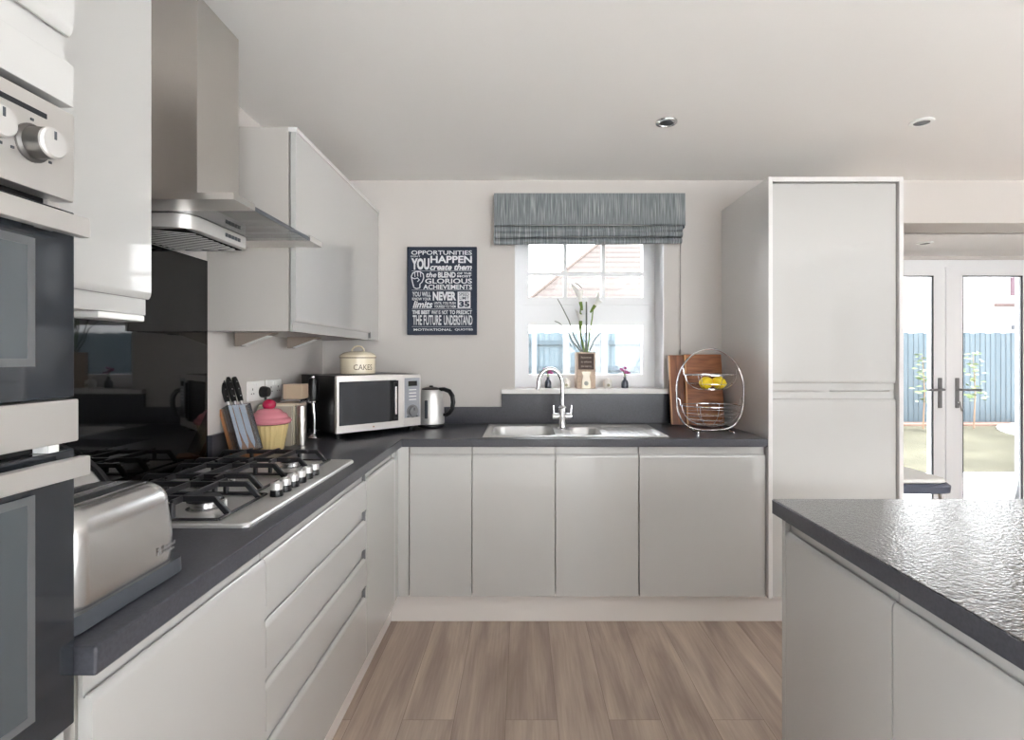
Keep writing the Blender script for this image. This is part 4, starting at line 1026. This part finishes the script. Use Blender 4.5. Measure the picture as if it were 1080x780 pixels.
# ------------------------------------------------------------------ outside
ZG = -.12
M_GRASS = pmat('lawn_green', srgb(64, 62, 51), .95, spec=.1, noise=(1.2, .35), bump=(60, .6, .02))
M_PATIO = pmat('pale_paving', srgb(245, 243, 240), .8, noise=(2, .03))
struct(MB().box(-30, 40, YD+.13, 45, ZG-.2, ZG).build('ground', M_GRASS, smooth=0))
struct(MB().box(BAYX0-.5, 14, YD+.14, 6.5, ZG, ZG+.02).build('ground_patio', M_PATIO, smooth=0))
struct(MB().box(-30, 40, -22, YF-.22, ZG-.2, ZG).build('ground_rear', M_PATIO, smooth=0))
struct(MB().box(XR+.22, 25, YF-.21, YD+.12, ZG-.2, ZG).build('ground_side', M_PATIO, smooth=0))
struct(MB().box(-25, XL-.22, YF-.21, YD+.12, ZG-.2, ZG).build('ground_side', M_PATIO, smooth=0))
struct(MB().lathe([(2.6, 0), (2.6, .03), (2.5, .04), (0, .045)], 48, (11.4, 9.0, ZG)).build('ground_gravel', M_PATIO))
struct(MB().box(-12, 22, 11.0, 11.38, ZG, ZG+.04).build('ground_bed', pmat('bed_soil', srgb(112, 88, 76), .95, noise=(6, .3)), smooth=0))
def fence_mat():
    m = pmat('blue_grey_fence', srgb(64, 75, 81), .85, noise=(2.5, .16, (6, 1, .3)))
    return m
M_FENCE_GLARE = pmat('glare_pale_fence', srgb(80, 92, 98), .85, noise=(2.5, .16, (6, 1, .3)))  # same fence, colour lightened for glare in the kitchen window
M_FENCE = fence_mat(); M_FPOST = pmat('pale_fence_post', srgb(118, 126, 130), .8)
def fence(name, x0, x1, y, label, rails, posts):
    t = thing(name, label, 'fence', (x0, y, ZG))
    m = MB(); n = int((x1-x0)/.11)
    for k in range(n): m.prism([(k*.11, 0), (k*.11+.118, .012), (k*.11+.118, .02), (k*.11, .022)], 0, 1.92+.012*((k*7) % 3), 'z')
    fm = M_FENCE_GLARE if rails else M_FENCE
    m.build('boards', fm, t, smooth=0)
    for z in rails: MB().box(0, x1-x0, -.05, -.001, z-.045, z+.045).build('rail', M_FENCE, t, smooth=0)
    for x in posts: MB().box(x-x0-.055, x-x0+.055, -.1, -.051, 0, 1.9, .004).build('post', M_FPOST, t)
fence('garden_fence', -2.5, 5.5, 11.5, 'blue grey board fence with rails and pale posts seen through the kitchen window', (1.72, 1.17, .6), (-1.4, -.6, .25, .93, 1.74, 2.6, 3.4, 4.3))
fence('garden_fence', 5.62, 20, 11.5, 'blue grey vertical board fence seen through the patio doors', (), ())
# plants by the fence
def sapling(x, y, h, label, seed):
    rnd = random.Random(seed); t = thing('garden_sapling', label, 'shrub', (x, y, ZG), group='saplings before the fence')
    MB().tube([(0, 0, 0), (.03, 0, h*.5), (-.02, 0, h)], .012, 8, radii=[.014, .01, .004]).build('trunk', pmat('bark', srgb(120, 96, 76), .9), t)
    m = MB()
    for k in range(70):
        a = rnd.uniform(0, 6.28); z = rnd.uniform(.35, 1.02)*h; r = rnd.uniform(.02, .26)*(1.1-z/h*.5)
        c = Vector((r*math.cos(a), r*math.sin(a), z)); s = rnd.uniform(.04, .075)
        t2 = bmesh.new(); vs_ = [t2.verts.new(p) for p in ((-s, 0, 0), (-.2*s, .45*s, .1*s), (s, 0, -.1*s), (-.2*s, -.45*s, .1*s))]
        t2.faces.new(vs_)
        m._add(t2, Matrix.Rotation(rnd.uniform(0, 6.28), 4, 'Z') @ Matrix.Rotation(rnd.uniform(-1, 1), 4, 'X'), c)
    m.build('foliage', pmat('sapling_leaf', srgb(96, 110, 66), .6), t, smooth=0)
sapling(7.9, 10.6, 1.45, 'pale green sapling before the fence, seen through the left patio door', 1); sapling(8.9, 10.6, 1.5, 'pale green sapling before the fence, seen through the right patio door', 4)

# house behind the fence
M_RENDER = pmat('white_render', srgb(250, 247, 244), .9)
def roof_mat():
    m = pmat('terracotta_tiles', srgb(226, 190, 172), .85)
    nt = m.node_tree; b = nt.nodes['Principled BSDF']; tc = nt.nodes.new('ShaderNodeTexCoord')
    w = nt.nodes.new('ShaderNodeTexWave'); w.bands_direction = 'Z'; w.wave_profile = 'SAW'; w.inputs['Scale'].default_value = 1.35; w.inputs['Distortion'].default_value = .25; w.inputs['Detail Scale'].default_value = 3
    nt.links.new(tc.outputs['Object'], w.inputs[0])
    cr = nt.nodes.new('ShaderNodeValToRGB'); e = cr.color_ramp.elements
    e[0].position = 0; e[0].color = srgb(36, 26, 21); e[1].position = .4; e[1].color = srgb(63, 55, 51)
    nt.links.new(w.outputs['Fac'], cr.inputs[0]); nt.links.new(cr.outputs[0], b.inputs['Base Color'])
    return m
hs = thing('neighbour_house', 'white house with a pale terracotta hipped roof beyond the garden fence', 'house', (0, 18, ZG))
MB().box(.4, 9, .3, 8, 0, 3.3).build('house_wall', M_RENDER, hs, smooth=0)
rf = MB(); e = .0
bmv = [(0.05, 0, 3.2), (9.4, 0, 3.2), (9.4, 8.3, 3.2), (0.05, 8.3, 3.2), (4.2, 4.15, 6.9), (5.3, 4.15, 6.9)]
t2 = bmesh.new(); V = [t2.verts.new(p) for p in bmv]
for f in ((0, 1, 5, 4), (1, 2, 5), (2, 3, 4, 5), (3, 0, 4), (3, 2, 1, 0)): t2.faces.new([V[i] for i in f])
rf._add(t2); rf.build('roof', roof_mat(), hs, smooth=0)
MB().tube([(0.05, 0, 3.22), (4.2, 4.15, 6.92)], .06, 8).build('hip_tile', pmat('hip_tan', srgb(62, 52, 47), .85), hs)
MB().box(2.0, 3.2, .26, .31, 1.4, 2.6, .01).build('house_window', M_PANE if False else M_PVC, hs)
h2 = thing('rendered_house', 'white rendered house with a pink framed window beyond the fence', 'house', (10, 17, ZG))
MB().box(0, 12, 0, 7, 0, 7.5).build('house_wall', M_RENDER, h2, smooth=0)
wn = MB().box(5.42, 5.76, -.05, .02, 3.35, 4.4, .01).build('house_window', pmat('maroon_frame', srgb(84, 56, 68), .6), h2)
MB().box(4.9, 6.3, -.12, .02, 3.0, 3.1, .01).build('string_course', pmat('pink_brick', srgb(92, 76, 72), .9), h2)
MB().box(5.1, 5.9, -.06, .02, .5, 1.7, .01).build('lower_window', M_PVC, h2)
wl = MB().box(5.45, 5.62, -.16, 0, 2.28, 2.42, .02).build('wall_lamp', M_DARKGREY, h2)

# ------------------------------------------------------------------ sky, camera
sc = bpy.context.scene
w = bpy.data.worlds.new('sky'); sc.world = w; w.use_nodes = True
nt = w.node_tree; bg = nt.nodes['Background']
tc = nt.nodes.new('ShaderNodeTexCoord'); sp = nt.nodes.new('ShaderNodeSeparateXYZ'); cr = nt.nodes.new('ShaderNodeValToRGB')
nt.links.new(tc.outputs['Generated'], sp.inputs[0]); nt.links.new(sp.outputs['Z'], cr.inputs[0]); nt.links.new(cr.outputs[0], bg.inputs['Color'])
cr.color_ramp.elements[0].color = (.97, .985, 1, 1); cr.color_ramp.elements[1].color = (.8, .9, 1, 1)
bg.inputs['Strength'].default_value = 2.6
sl = bpy.data.lights.new('sun', 'SUN'); sl.energy = 6; sl.angle = R(1.5); sl.color = (1, .985, .96)
so = bpy.data.objects.new('sun', sl); COL.objects.link(so)
so.rotation_euler = Vector((.68, .15, .72)).to_track_quat('Z', 'Y').to_euler()
cam = bpy.data.cameras.new('camera'); co = bpy.data.objects.new('camera', cam); COL.objects.link(co)
co.location = (0, 0, EYE); co.rotation_euler = (R(90), 0, 0)
cam.sensor_fit = 'HORIZONTAL'; cam.sensor_width = 36; cam.lens = 36*567/1080; cam.shift_x = -11/1080; cam.shift_y = -14/1080; cam.clip_start = .02
sc.camera = co
sc.view_settings.view_transform = 'Standard'; sc.view_settings.look = 'None'; sc.view_settings.gamma = 1; sc.view_settings.use_curve_mapping = False
sc.view_settings.exposure = 2.25
sc.cycles.use_denoising = True
sc.cycles.max_bounces = 12; sc.cycles.diffuse_bounces = 8; sc.cycles.glossy_bounces = 6; sc.cycles.transparent_max_bounces = 16
sc.cycles.caustics_reflective = False; sc.cycles.caustics_refractive = False
